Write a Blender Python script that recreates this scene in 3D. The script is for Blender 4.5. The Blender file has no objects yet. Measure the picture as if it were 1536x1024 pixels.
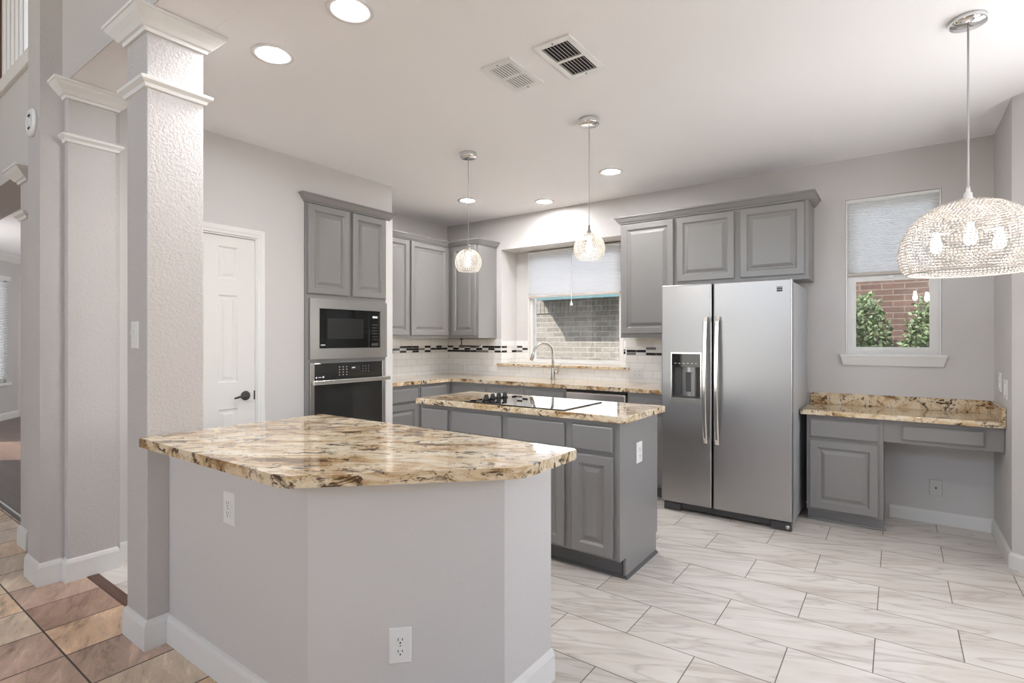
import bpy, bmesh, math, random
from mathutils import Vector, Matrix

random.seed(7)
scene = bpy.context.scene
COL = scene.collection
PI = math.pi

# ------------------------------------------------------------------ camera
TH = math.atan(578.0 / 799.0)
cam_data = bpy.data.cameras.new('camera')
cam_data.sensor_width = 36.0
cam_data.sensor_fit = 'HORIZONTAL'
cam_data.lens = 36.0 * 799.0 / 1536.0
cam_data.shift_y = -3.0 / 1536.0
cam_data.clip_start = 0.05
cam = bpy.data.objects.new('camera', cam_data)
cam.location = (0, 0, 1.33)
cam.rotation_euler = (PI / 2, 0, TH)
COL.objects.link(cam)
scene.camera = cam

# ------------------------------------------------------------------ exposure
scene.view_settings.view_transform = 'Standard'
scene.view_settings.look = 'None'
scene.view_settings.gamma = 1.0
scene.view_settings.use_curve_mapping = False
scene.view_settings.exposure = 0.80

# ------------------------------------------------------------------ world sky
world = bpy.data.worlds.new('sky')
scene.world = world
world.use_nodes = True
wn = world.node_tree.nodes
wl = world.node_tree.links
sky = wn.new('ShaderNodeTexSky')
sky.sky_type = 'NISHITA'
sky.sun_disc = False
sky.sun_elevation = math.radians(46)
sky.sun_rotation = math.radians(130)
wn['Background'].inputs['Strength'].default_value = 1.75
haze = wn.new('ShaderNodeMix')          # thin bright cloud over the blue
haze.data_type = 'RGBA'
haze.inputs[0].default_value = .8
haze.inputs[7].default_value = (1.05, 1.03, 1.02, 1)
wl.new(sky.outputs['Color'], haze.inputs[6])
wl.new(haze.outputs[2], wn['Background'].inputs['Color'])


def lamp(name, kind, loc, energy, direction=None, color=(1, 1, 1), sx=1.0, sy=1.0, extra=None):
    d = bpy.data.lights.new(name, kind)
    d.energy = energy
    d.color = color
    if kind == 'AREA':
        d.shape = 'RECTANGLE'
        d.size = sx
        d.size_y = sy
    o = bpy.data.objects.new(name, d)
    o.location = loc
    if direction is not None:
        o.rotation_euler = Vector(direction).to_track_quat('-Z', 'Y').to_euler()
    COL.objects.link(o)
    return o


sun = lamp('sun', 'SUN', (0, 0, 12), 7.0, (.45, .40, -.63), (1, .95, .88))
sun.data.angle = math.radians(0.6)
# area lamps standing in for window daylight, plus added fill lamps
NYW = 5.215    # just inside the glass of the sink window
DAY = (.965, .975, 1.0)
lamp('fill_nook_side', 'AREA', (1.70, 2.05, 1.55), 9, (-1, .15, 1.9), DAY, 1.3, 1.5)  # fill aimed upward, added to brighten the kitchen ceiling
lamp('daylight_nook_bay', 'AREA', (1.09, 3.56, 1.60), 11, (-1, -.5, .1), DAY, 1.0, 1.5)
lamp('fill_living_rear_low', 'AREA', (-3.2, -4.4, 1.4), 4.2, (.1, 1, .25), (1, .98, .965), 5.5, 2.0)  # added fill behind the camera, wider than the wall opening there
lamp('fill_living_rear_high', 'AREA', (-1.0, -4.4, 3.8), 4.2, (0, 1, -.25), (1, .98, .965), 5.5, 1.8)  # added fill, set high to stay out of the refrigerator's reflection
lamp('fill_living_side', 'AREA', (3.4, -1.6, 1.7), 2, (-1, 0, .2), DAY, 2.6, 2.0)  # added fill from the unseen side of the living area
lamp('daylight_sink_window', 'AREA', (-2.936, NYW, 1.44), 2.6, (0, -1, .05), DAY, 1.08, .70)
lamp('fill_far_room', 'AREA', (-9.5, 5.3, 1.6), 22, (0, -1, 0), DAY, 3.0, 1.8)  # added lamp inside the far room, no window behind it


# ------------------------------------------------------------------ materials
def new_mat(name):
    m = bpy.data.materials.new(name)
    m.use_nodes = True
    nt = m.node_tree
    return m, nt.nodes, nt.links, nt.nodes['Principled BSDF']


def pos_node(n):
    return n.new('ShaderNodeNewGeometry').outputs['Position']


def mth(n, l, op, a, b=None, clamp=False):
    x = n.new('ShaderNodeMath')
    x.operation = op
    x.use_clamp = clamp
    for i, v in enumerate((a, b)):
        if v is None:
            continue
        if isinstance(v, (int, float)):
            x.inputs[i].default_value = v
        else:
            l.new(v, x.inputs[i])
    return x.outputs[0]


def mapping(n, l, vec, loc=(0, 0, 0), rot=(0, 0, 0), scale=(1, 1, 1)):
    # turn first, then scale, so that a stretch follows the turned axes
    if any(rot):
        r = n.new('ShaderNodeMapping')
        r.inputs['Rotation'].default_value = rot
        l.new(vec, r.inputs['Vector'])
        vec = r.outputs[0]
    x = n.new('ShaderNodeMapping')
    x.inputs['Location'].default_value = loc
    x.inputs['Scale'].default_value = scale
    l.new(vec, x.inputs['Vector'])
    return x.outputs[0]


def noise(n, l, vec, scale, detail=3, rough=.55, dist=0.0, w=None):
    x = n.new('ShaderNodeTexNoise')
    x.inputs['Scale'].default_value = scale
    x.inputs['Detail'].default_value = detail
    x.inputs['Roughness'].default_value = rough
    x.inputs['Distortion'].default_value = dist
    if w is not None:
        x.noise_dimensions = '4D'
        l.new(w, x.inputs['W'])
    l.new(vec, x.inputs['Vector'])
    return x.outputs['Fac']


def ramp(n, l, fac, stops, interp='LINEAR'):
    r = n.new('ShaderNodeValToRGB')
    r.color_ramp.interpolation = interp
    els = r.color_ramp.elements
    while len(els) < len(stops):
        els.new(0.5)
    for e, (p, c) in zip(els, stops):
        e.position = p
        e.color = (*c, 1) if len(c) == 3 else c
    l.new(fac, r.inputs['Fac'])
    return r.outputs['Color']


def mixc(n, l, fac, a, b, mode='MIX'):
    x = n.new('ShaderNodeMix')
    x.data_type = 'RGBA'
    x.blend_type = mode
    for i, v in ((0, fac), (6, a), (7, b)):
        if isinstance(v, (int, float)):
            x.inputs[i].default_value = v
        elif isinstance(v, tuple):
            x.inputs[i].default_value = (*v, 1)
        else:
            l.new(v, x.inputs[i])
    return x.outputs[2]


def bump(n, l, p, h, strength, distance):
    b = n.new('ShaderNodeBump')
    b.inputs['Strength'].default_value = strength
    b.inputs['Distance'].default_value = distance
    l.new(h, b.inputs['Height'])
    l.new(b.outputs['Normal'], p.inputs['Normal'])


def paint(name, c, rough=.6, tex=0.0, scale=90, dist=.003):
    m, n, l, p = new_mat(name)
    p.inputs['Base Color'].default_value = (*c, 1)
    p.inputs['Roughness'].default_value = rough
    if tex:
        f = noise(n, l, pos_node(n), scale, 2, .5, .6)
        bump(n, l, p, f, tex, dist)
    return m


def metal(name, c, rough=.28, brushed=True, vertical=False):
    m, n, l, p = new_mat(name)
    p.inputs['Metallic'].default_value = 1
    p.inputs['Base Color'].default_value = (*c, 1)
    p.inputs['Roughness'].default_value = rough
    if brushed:
        sc = (2, 2, 900) if not vertical else (900, 900, 2)
        v = mapping(n, l, pos_node(n), scale=sc)
        f = noise(n, l, v, 1.0, 2, .5)
        r = n.new('ShaderNodeMapRange')
        r.inputs['To Min'].default_value = rough - .006
        r.inputs['To Max'].default_value = rough + .006
        l.new(f, r.inputs['Value'])
        l.new(r.outputs[0], p.inputs['Roughness'])
        big = noise(n, l, mapping(n, l, pos_node(n), scale=(1.4, 1.4, 2.2)), 1.0, 1, .5)
        bump(n, l, p, big, .12, .02)
    return m


def emit(name, c, s):
    m, n, l, p = new_mat(name)
    p.inputs['Base Color'].default_value = (*c, 1)
    p.inputs['Emission Color'].default_value = (*c, 1)
    p.inputs['Emission Strength'].default_value = s
    return m


def granite(name):
    m, n, l, p = new_mat(name)
    v = pos_node(n)
    T = (0, 0, -.60)
    # long drifting streaks
    a = noise(n, l, mapping(n, l, v, rot=T, scale=(3.2, 7.5, 7.0)), 1.0, 7, .70, .9)
    base = ramp(n, l, a, [(.30, (.20, .105, .042)), (.39, (.42, .255, .115)), (.45, (.62, .45, .265)), (.51, (.75, .61, .42)), (.60, (.81, .70, .53)), (.75, (.85, .77, .63))])
    b = noise(n, l, mapping(n, l, v, loc=(3, 1, 0), rot=T, scale=(9, 24, 22)), 1.0, 5, .72, .9)
    dark = ramp(n, l, b, [(.405, (1, 1, 1)), (.46, (0, 0, 0))])
    c = noise(n, l, mapping(n, l, v, loc=(7, 2, 0), rot=T, scale=(2.4, 4.5, 4.0)), 1.0, 4, .62, .3)
    clump = ramp(n, l, c, [(.40, (0, 0, 0)), (.54, (1, 1, 1))])
    fleck = mth(n, l, 'MULTIPLY', dark, mth(n, l, 'ADD', mth(n, l, 'MULTIPLY', clump, .85), .25), True)
    col = mixc(n, l, fleck, base, (.085, .048, .025))
    e = noise(n, l, mapping(n, l, v, loc=(1, 5, 2), scale=(24, 24, 24)), 1.0, 4, .7, .4)
    blot = mth(n, l, 'MULTIPLY', ramp(n, l, e, [(.575, (0, 0, 0)), (.64, (1, 1, 1))]), mth(n, l, 'ADD', mth(n, l, 'MULTIPLY', clump, .75), .15), True)
    col = mixc(n, l, blot, col, (.10, .05, .025))
    d = noise(n, l, mapping(n, l, v, scale=(75, 75, 75)), 1.0, 2, .6)
    spk = ramp(n, l, d, [(.64, (0, 0, 0)), (.70, (1, 1, 1))])
    col = mixc(n, l, mth(n, l, 'MULTIPLY', spk, .6), col, (.23, .16, .10))
    l.new(col, p.inputs['Base Color'])
    p.inputs['Roughness'].default_value = .07
    p.inputs['Coat Weight'].default_value = .3
    p.inputs['Coat Roughness'].default_value = .03
    return m


def brick_tex(n, l, vec, bw, rh, mortar, c1, c2, cm, smooth=.1, offset=.5, freq=2):
    x = n.new('ShaderNodeTexBrick')
    x.offset = offset
    x.offset_frequency = freq
    x.inputs['Scale'].default_value = 1
    x.inputs['Brick Width'].default_value = bw
    x.inputs['Row Height'].default_value = rh
    x.inputs['Mortar Size'].default_value = mortar
    x.inputs['Mortar Smooth'].default_value = smooth
    x.inputs['Bias'].default_value = 0
    for k, c in (('Color1', c1), ('Color2', c2), ('Mortar', cm)):
        x.inputs[k].default_value = (*c, 1)
    l.new(vec, x.inputs['Vector'])
    return x


def marble_floor(name):
    m, n, l, p = new_mat(name)
    v = pos_node(n)
    t = mapping(n, l, v, loc=(-.225, -.125, 0))
    ids = brick_tex(n, l, t, .61, .305, .0, (0, 0, 0), (1, 1, 1), (0, 0, 0))
    w = mth(n, l, 'MULTIPLY', ids.outputs['Color'], 37.0)
    rv = mapping(n, l, v, rot=(0, 0, -.36), scale=(1.3, 8.0, 1))
    a = noise(n, l, rv, 1.0, 4, .6, 1.1, w)
    rv2 = mapping(n, l, v, rot=(0, 0, -.40), scale=(.9, 6.5, 1))
    b = noise(n, l, rv2, 1.0, 3, .5, 1.6, w)
    ridge = mth(n, l, 'ABSOLUTE', mth(n, l, 'SUBTRACT', b, .5))
    vein = ramp(n, l, ridge, [(.0, (1, 1, 1)), (.012, (.55, .55, .55)), (.05, (0, 0, 0))])
    base = ramp(n, l, a, [(.28, (.60, .535, .47)), (.42, (.74, .685, .625)), (.60, (.80, .755, .705))])
    col = mixc(n, l, mth(n, l, 'MULTIPLY', vein, .42), base, (.37, .30, .245))
    br = brick_tex(n, l, t, .61, .305, .0022, (1, 1, 1), (.93, .93, .93), (.20, .18, .16))
    col = mixc(n, l, 1.0, col, br.outputs['Color'], 'MULTIPLY')
    l.new(col, p.inputs['Base Color'])
    r = n.new('ShaderNodeMapRange')
    r.inputs['To Min'].default_value = .27
    r.inputs['To Max'].default_value = .7
    l.new(br.outputs['Fac'], r.inputs['Value'])
    l.new(r.outputs[0], p.inputs['Roughness'])
    inv = mth(n, l, 'SUBTRACT', 1.0, br.outputs['Fac'])
    bump(n, l, p, inv, .4, .002)
    return m


def terracotta(name):
    m, n, l, p = new_mat(name)
    v = pos_node(n)
    t = mapping(n, l, v, loc=(3.784 + .316 * 9, -.715 + .316 * 6, 0))
    ids = brick_tex(n, l, t, .316, .316, .0, (0, 0, 0), (1, 1, 1), (0, 0, 0), offset=0)
    w = mth(n, l, 'MULTIPLY', ids.outputs['Color'], 23.0)
    tone = ramp(n, l, ids.outputs['Color'], [(.0, (.52, .34, .25)), (.10, (.90, .66, .43)), (.38, (.90, .72, .53)), (.58, (.86, .70, .53)), (.76, (.88, .62, .41)), (.94, (.66, .47, .36))], 'CONSTANT')
    a = noise(n, l, mapping(n, l, v, rot=(0, 0, .4), scale=(3.5, 12, 1)), 1.0, 8, .74, .5, w)
    mot = ramp(n, l, a, [(.34, (.45, .41, .37)), (.46, (.86, .84, .82)), (.56, (1.0, 1.0, 1.0)), (.66, (1.35, 1.36, 1.36))])
    col = mixc(n, l, 1.0, tone, mot, 'MULTIPLY')
    br = brick_tex(n, l, t, .316, .316, .0042, (1, 1, 1), (1, 1, 1), (.0, .0, .0), offset=0, smooth=.3)
    col = mixc(n, l, br.outputs['Fac'], col, (.065, .04, .028))
    l.new(col, p.inputs['Base Color'])
    p.inputs['Roughness'].default_value = .33
    h = mth(n, l, 'ADD', mth(n, l, 'SUBTRACT', 1.0, br.outputs['Fac']), mth(n, l, 'MULTIPLY', a, .5))
    bump(n, l, p, h, .45, .004)
    return m


def wall_uv(n, l):
    s = n.new('ShaderNodeSeparateXYZ')
    l.new(pos_node(n), s.inputs[0])
    c = n.new('ShaderNodeCombineXYZ')
    l.new(mth(n, l, 'ADD', s.outputs[0], s.outputs[1]), c.inputs[0])
    l.new(s.outputs[2], c.inputs[1])
    return c.outputs[0]


def subway(name):
    m, n, l, p = new_mat(name)
    t = mapping(n, l, wall_uv(n, l), loc=(-2.94, -.954, 0))
    br = brick_tex(n, l, t, .155, .0745, .0016, (.88, .875, .86), (.84, .835, .82), (.60, .58, .56))
    l.new(br.outputs['Color'], p.inputs['Base Color'])
    p.inputs['Roughness'].default_value = .12
    bump(n, l, p, mth(n, l, 'SUBTRACT', 1.0, br.outputs['Fac']), .5, .002)
    return m


def house_brick(name, c1, c2, cm):
    m, n, l, p = new_mat(name)
    uv = wall_uv(n, l)
    br = brick_tex(n, l, uv, .27, .086, .009, c1, c2, cm, smooth=.3)
    f = noise(n, l, mapping(n, l, pos_node(n), scale=(14, 14, 14)), 1, 4, .65)
    col = mixc(n, l, .5, br.outputs['Color'], ramp(n, l, f, [(.3, (.25, .2, .17)), (.7, (.75, .68, .6))]), 'SOFT_LIGHT')
    l.new(col, p.inputs['Base Color'])
    p.inputs['Roughness'].default_value = .9
    bump(n, l, p, mth(n, l, 'SUBTRACT', 1.0, br.outputs['Fac']), .6, .006)
    return m


def wood_floor(name):
    m, n, l, p = new_mat(name)
    v = pos_node(n)
    br = brick_tex(n, l, v, 1.2, .12, .002, (.10, .06, .045), (.16, .105, .08), (.03, .02, .015))
    f = noise(n, l, mapping(n, l, v, scale=(4, 60, 1)), 1, 4, .6)
    col = mixc(n, l, .6, br.outputs['Color'], ramp(n, l, f, [(.3, (.4, .4, .4)), (.7, (1, 1, 1))]), 'MULTIPLY')
    l.new(col, p.inputs['Base Color'])
    p.inputs['Roughness'].default_value = .3
    bump(n, l, p, f, .3, .003)
    return m


def dark_wood(name):
    m, n, l, p = new_mat(name)
    f = noise(n, l, mapping(n, l, pos_node(n), scale=(5, 70, 5)), 1, 4, .6)
    l.new(ramp(n, l, f, [(.3, (.07, .03, .018)), (.7, (.16, .075, .045))]), p.inputs['Base Color'])
    p.inputs['Roughness'].default_value = .4
    return m


def glass_thin(name, tint=(1, 1, 1), refl=1.0):
    m, n, l, p = new_mat(name)
    n.remove(p)
    out = n['Material Output']
    tr = n.new('ShaderNodeBsdfTransparent')
    tr.inputs['Color'].default_value = (*tint, 1)
    gl = n.new('ShaderNodeBsdfGlossy')
    gl.inputs['Roughness'].default_value = 0.01
    fr = n.new('ShaderNodeFresnel')
    fr.inputs['IOR'].default_value = 1.5
    mx = n.new('ShaderNodeMixShader')
    l.new(mth(n, l, 'MULTIPLY', fr.outputs[0], 1.7 * refl, True), mx.inputs[0])
    l.new(tr.outputs[0], mx.inputs[1])
    l.new(gl.outputs[0], mx.inputs[2])
    l.new(mx.outputs[0], out.inputs['Surface'])
    return m


def translucent(name, c, fac=.5, rough=.5):
    m, n, l, p = new_mat(name)
    p.inputs['Base Color'].default_value = (*c, 1)
    p.inputs['Roughness'].default_value = rough
    tl = n.new('ShaderNodeBsdfTranslucent')
    tl.inputs['Color'].default_value = (*c, 1)
    mx = n.new('ShaderNodeMixShader')
    mx.inputs[0].default_value = fac
    l.new(p.outputs[0], mx.inputs[1])
    l.new(tl.outputs[0], mx.inputs[2])
    l.new(mx.outputs[0], n['Material Output'].inputs['Surface'])
    return m


def leaf_mat(name, c1, c2):
    m, n, l, p = new_mat(name)
    f = noise(n, l, mapping(n, l, pos_node(n), scale=(9, 9, 9)), 1, 3, .6)
    l.new(ramp(n, l, f, [(.3, c1), (.7, c2)]), p.inputs['Base Color'])
    p.inputs['Roughness'].default_value = .55
    return m


def plastic(name, c, rough=.35):
    return paint(name, c, rough)


M = dict(
    wall=paint('wall_paint', (.63, .608, .596), .55, .30, 110, .003),
    wall_rough=paint('wall_paint_textured', (.56, .532, .52), .5, .6, 75, .006),
    ceil=paint('ceiling_paint', (.95, .94, .945), .7, .25, 120, .003),
    white=paint('white_trim_paint', (.80, .79, .77), .35),
    door=paint('white_door_paint', (.78, .76, .735), .4),
    cab=paint('grey_cabinet_paint', (.258, .250, .245), .33),
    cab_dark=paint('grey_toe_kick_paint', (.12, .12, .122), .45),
    granite=granite('granite'),
    marble=marble_floor('marble_tile'),
    terra=terracotta('slate_tile'),
    woodfloor=wood_floor('dark_wood_planks'),
    darkwood=dark_wood('dark_wood'),
    subway=subway('subway_tile'),
    tile_white=paint('mosaic_white', (.78, .77, .745), .1),
    tile_black=paint('mosaic_black', (.018, .014, .014), .08),
    tile_grey=paint('mosaic_grey', (.20, .20, .205), .1),
    steel=metal('stainless', (.43, .422, .42), .38),
    steel_side=paint('fridge_side_paint', (.44, .455, .475), .35),
    chrome=metal('chrome', (.82, .82, .82), .10, False),
    nickel=metal('brushed_nickel', (.55, .54, .52), .25, False),
    steel_light=metal('stainless_light', (.64, .62, .60), .24),
    handle=metal('handle_metal', (.78, .76, .73), .22, False),
    bronze=paint('dark_bronze', (.035, .03, .028), .3),
    black_glass=paint('black_glass', (.008, .008, .008), .03),
    grey_glass=paint('grey_glass', (.03, .029, .027), .05),
    hob_glass=paint('hob_glass', (.01, .01, .011), .015),
    black=plastic('black_plastic', (.015, .015, .015), .4),
    dkgrey=plastic('dark_grey_plastic', (.07, .07, .07), .45),
    plate=plastic('white_plastic', (.80, .80, .79), .3),
    slot=plastic('slot_dark', (.03, .03, .03), .6),
    mark=plastic('light_marks', (.75, .75, .75), .4),
    blind=translucent('shade_fabric', (.97, .972, .978), .86, .8),
    blind_slat=translucent('blind_slat', (.85, .85, .85), .15, .5),
    rail=plastic('shade_rail', (.55, .50, .45), .5),
    glass=glass_thin('window_glass'),
    crystal=translucent('crystal_beads', (.84, .80, .76), .26, .06),
    beads=translucent('woven_beads', (.78, .735, .70), .28, .2),
    cord=plastic('pale_cord', (.45, .45, .45), .3),
    wire=metal('wire_chrome', (.7, .7, .7), .2, False),
    bulb=emit('bulb_glow', (1, .92, .82), 42),
    bulb_small=emit('small_bulb_glow', (1, .92, .82), 26),
    can=emit('downlight_glow', (.99, .98, .99), 158),
    brick=house_brick('house_brick', (.245, .232, .212), (.17, .158, .142), (.30, .29, .27)),
    brick_red=house_brick('red_brick', (.085, .05, .04), (.06, .036, .03), (.12, .10, .085)),
    teal=paint('teal_fascia', (.075, .15, .16), .5),
    roof=paint('shingles', (.12, .10, .09), .9),
    grass=leaf_mat('lawn', (.05, .10, .03), (.12, .18, .05)),
    leaf=leaf_mat('shrub_leaf', (.035, .07, .022), (.14, .185, .09)),
    bark=paint('bark', (.10, .07, .05), .9),
)


# ------------------------------------------------------------------ mesh builder
class B:
    def __init__(s):
        s.bm = bmesh.new()

    def box(s, x0, x1, y0, y1, z0, z1, bev=0.0, mi=0, seg=2):
        t = bmesh.new()
        vs = [t.verts.new((x, y, z)) for x in (x0, x1) for y in (y0, y1) for z in (z0, z1)]
        for f in ((0, 1, 3, 2), (4, 6, 7, 5), (0, 4, 5, 1), (2, 3, 7, 6), (0, 2, 6, 4), (1, 5, 7, 3)):
            t.faces.new([vs[i] for i in f])
        if bev:
            bmesh.ops.bevel(t, geom=t.edges[:], offset=bev, segments=seg, profile=.5, affect='EDGES')
        s._merge(t, mi)
        return s

    def _merge(s, t, mi=0, smooth=False, mat=None):
        bmesh.ops.recalc_face_normals(t, faces=t.faces[:])
        m = {}
        for v in t.verts:
            m[v] = s.bm.verts.new(mat @ v.co if mat else v.co)
        for f in t.faces:
            try:
                g = s.bm.faces.new([m[v] for v in f.verts])
            except ValueError:
                continue
            g.material_index = mi
            g.smooth = smooth or f.smooth
        t.free()

    def obox(s, c, u, v, w, lu, lv, lw, bev=0.0, mi=0):
        """box centred at c with axes u,v,w (unit) and full lengths"""
        t = B()
        t.box(-lu / 2, lu / 2, -lv / 2, lv / 2, -lw / 2, lw / 2, bev)
        u, v, w, c = (Vector(q) for q in (u, v, w, c))
        mat = Matrix(((u.x, v.x, w.x, c.x), (u.y, v.y, w.y, c.y), (u.z, v.z, w.z, c.z), (0, 0, 0, 1)))
        s._merge(t.bm, mi, False, mat)
        return s

    def prism(s, pts, z0, z1, bev=0.0, mi=0, seg=3, smooth=False):
        t = bmesh.new()
        lo = [t.verts.new((x, y, z0)) for x, y in pts]
        hi = [t.verts.new((x, y, z1)) for x, y in pts]
        n = len(pts)
        t.faces.new(lo[::-1])
        t.faces.new(hi)
        for i in range(n):
            t.faces.new((lo[i], lo[(i + 1) % n], hi[(i + 1) % n], hi[i]))
        if bev:
            es = [e for e in t.edges if abs(e.verts[0].co.z - e.verts[1].co.z) < 1e-6]
            bmesh.ops.bevel(t, geom=es, offset=bev, segments=seg, profile=.5, affect='EDGES')
        s._merge(t, mi, smooth)
        return s

    def extr(s, pts3, d, mi=0):
        """extrude polygon of 3d points by vector d"""
        t = bmesh.new()
        d = Vector(d)
        a = [t.verts.new(p) for p in pts3]
        b = [t.verts.new(Vector(p) + d) for p in pts3]
        n = len(a)
        t.faces.new(a[::-1])
        t.faces.new(b)
        for i in range(n):
            t.faces.new((a[i], a[(i + 1) % n], b[(i + 1) % n], b[i]))
        s._merge(t, mi)
        return s

    def rings(s, O, U, N, w, h, rings, mi=0, V=(0, 0, 1), back=True):
        """concentric rectangles: list of (inset, depth along N)"""
        O, U, N, V = Vector(O), Vector(U), Vector(N), Vector(V)
        t = bmesh.new()
        prev = None
        for i, (ins, d) in enumerate(rings):
            p = [O + U * a + V * b + N * d for a, b in ((ins, ins), (w - ins, ins), (w - ins, h - ins), (ins, h - ins))]
            cur = [t.verts.new(q) for q in p]
            if prev:
                for k in range(4):
                    t.faces.new((prev[k], prev[(k + 1) % 4], cur[(k + 1) % 4], cur[k]))
            elif back:
                t.faces.new(cur[::-1])
            prev = cur
        t.faces.new(prev)
        s._merge(t, mi)
        return s

    def lathe(s, prof, c=(0, 0, 0), axis=(0, 0, 1), n=32, mi=0, cap=True):
        """prof: list of (radius, height along axis)"""
        t = bmesh.new()
        c = Vector(c)
        q = Vector((0, 0, 1)).rotation_difference(Vector(axis)).to_matrix()
        prev = None
        for r, z in prof:
            if r < 1e-6:
                cur = [t.verts.new(c + q @ Vector((0, 0, z)))]
            else:
                cur = [t.verts.new(c + q @ Vector((r * math.cos(2 * PI * k / n), r * math.sin(2 * PI * k / n), z))) for k in range(n)]
            if prev is not None:
                for k in range(n):
                    a, b = prev[k % len(prev)], prev[(k + 1) % len(prev)]
                    d, e = cur[k % len(cur)], cur[(k + 1) % len(cur)]
                    fs = []
                    for v in (a, b, e, d):
                        if v not in fs:
                            fs.append(v)
                    if len(fs) >= 3:
                        try:
                            f = t.faces.new(fs)
                            f.smooth = True
                        except ValueError:
                            pass
            elif cap and len(cur) > 1:
                t.faces.new(cur[::-1])
            prev = cur
        if cap and len(prev) > 1:
            t.faces.new(prev)
        s._merge(t, mi)
        return s

    def tube(s, pts, r, n=10, mi=0, cap=True):
        pts = [Vector(p) for p in pts]
        rs = r if isinstance(r, (list, tuple)) else [r] * len(pts)
        t = bmesh.new()
        prev = None
        ref = Vector((0, 0, 1))
        d0 = (pts[1] - pts[0]).normalized()
        if abs(d0.dot(ref)) > .95:
            ref = Vector((1, 0, 0))
        side = d0.cross(ref).normalized()
        for i, p in enumerate(pts):
            d = (pts[min(i + 1, len(pts) - 1)] - pts[max(i - 1, 0)]).normalized()
            side = (side - d * side.dot(d)).normalized()
            up = side.cross(d)
            cur = [t.verts.new(p + (side * math.cos(2 * PI * k / n) + up * math.sin(2 * PI * k / n)) * rs[i]) for k in range(n)]
            if prev:
                for k in range(n):
                    f = t.faces.new((prev[k], prev[(k + 1) % n], cur[(k + 1) % n], cur[k]))
                    f.smooth = True
            elif cap:
                t.faces.new(cur[::-1])
            prev = cur
        if cap:
            t.faces.new(prev)
        s._merge(t, mi)
        return s

    def sweep(s, prof, path, closed=False, mi=0):
        """prof: closed polygon of (out, z); path: xy polyline; out = to the right of travel"""
        n = len(path)
        P = [Vector((p[0], p[1])) for p in path]

        def nrm(a, b):
            d = (b - a).normalized()
            return Vector((d.y, -d.x))
        offs = []
        for i in range(n):
            if closed or 0 < i < n - 1:
                n1 = nrm(P[i - 1], P[i])
                n2 = nrm(P[i], P[(i + 1) % n])
                b = (n1 + n2)
                offs.append(b / max(1e-6, (1 + n1.dot(n2))))
            elif i == 0:
                offs.append(nrm(P[0], P[1]))
            else:
                offs.append(nrm(P[-2], P[-1]))
        t = bmesh.new()
        loops = []
        for i in range(n):
            loops.append([t.verts.new((P[i].x + offs[i].x * o, P[i].y + offs[i].y * o, z)) for o, z in prof])
        k = len(prof)
        for i in range(n if closed else n - 1):
            a, b = loops[i], loops[(i + 1) % n]
            for j in range(k):
                t.faces.new((a[j], a[(j + 1) % k], b[(j + 1) % k], b[j]))
        if not closed:
            t.faces.new(loops[0][::-1])
            t.faces.new(loops[-1])
        s._merge(t, mi)
        return s

    def wall_grid(s, axis, a0, a1, z0, z1, d0, d1, holes):
        """slab with rectangular holes. axis 'x': a runs along X, depth along Y; 'y': a along Y, depth along X"""
        xs = sorted({a0, a1, *[h[0] for h in holes], *[h[1] for h in holes]})
        zs = sorted({z0, z1, *[h[2] for h in holes], *[h[3] for h in holes]})
        for i in range(len(xs) - 1):
            run = None
            for j in range(len(zs) - 1):
                ca, cz = (xs[i] + xs[i + 1]) / 2, (zs[j] + zs[j + 1]) / 2
                if any(h[0] < ca < h[1] and h[2] < cz < h[3] for h in holes):
                    continue
                if axis == 'x':
                    s.box(xs[i], xs[i + 1], d0, d1, zs[j], zs[j + 1])
                else:
                    s.box(d0, d1, xs[i], xs[i + 1], zs[j], zs[j + 1])
        return s


def children(o):
    return [c for c in bpy.data.objects if c.parent == o]


def mesh_obj(name, b, mats, parent=None, smooth=False):
    me = bpy.data.meshes.new(name)
    b.bm.to_mesh(me)
    b.bm.free()
    for m in (mats if isinstance(mats, (list, tuple)) else [mats]):
        me.materials.append(m)
    o = bpy.data.objects.new(name, me)
    COL.objects.link(o)
    if parent is not None:
        o.parent = parent
        base = Vector((0, 0, 0))
        q = parent
        while q is not None:
            base = base + Vector(q.location)
            q = q.parent
        o.matrix_parent_inverse = Matrix.Translation(-base)
    else:
        xs = [v.co for v in me.vertices]
        c = Vector(((min(v.x for v in xs) + max(v.x for v in xs)) / 2, (min(v.y for v in xs) + max(v.y for v in xs)) / 2, min(v.z for v in xs)))
        me.transform(Matrix.Translation(-c))
        o.location = c
    return o


def part(name, b, m, parent, label=None):
    # sub-parts: meshes are laid out in world space; a part mesh itself sits at offset 0 below its thing
    o = mesh_obj(name, b, m, parent)
    if parent.type == 'MESH' and parent.parent is not None:
        o.matrix_parent_inverse = Matrix.Identity(4)
    if label:
        o['label'] = label
    return o


def tag(o, label, cat, group=None):
    o['label'] = label
    o['category'] = cat
    o['kind'] = 'thing'
    if group:
        o['group'] = group
    return o


def thing(name, label, cat, loc, group=None):
    o = bpy.data.objects.new(name, None)
    o.empty_display_size = .1
    o.location = loc
    COL.objects.link(o)
    return tag(o, label, cat, group)


def struct(name, b, m, parent=None):
    o = mesh_obj(name, b, m, parent)
    if parent is None:
        o['kind'] = 'structure'
    elif parent.type == 'MESH':
        o.matrix_parent_inverse = Matrix.Translation(-Vector(parent.location))
    return o


def dup(root, loc, label=None):
    r = root.copy()
    COL.objects.link(r)
    r.location = loc
    if label:
        r['label'] = label
    for ch in children(root):
        c = ch.copy()
        COL.objects.link(c)
        c.parent = r
        c.matrix_parent_inverse = ch.matrix_parent_inverse.copy()
        for g in children(ch):
            d = g.copy()
            COL.objects.link(d)
            d.parent = c
            d.matrix_parent_inverse = g.matrix_parent_inverse.copy()
    return r


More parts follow.
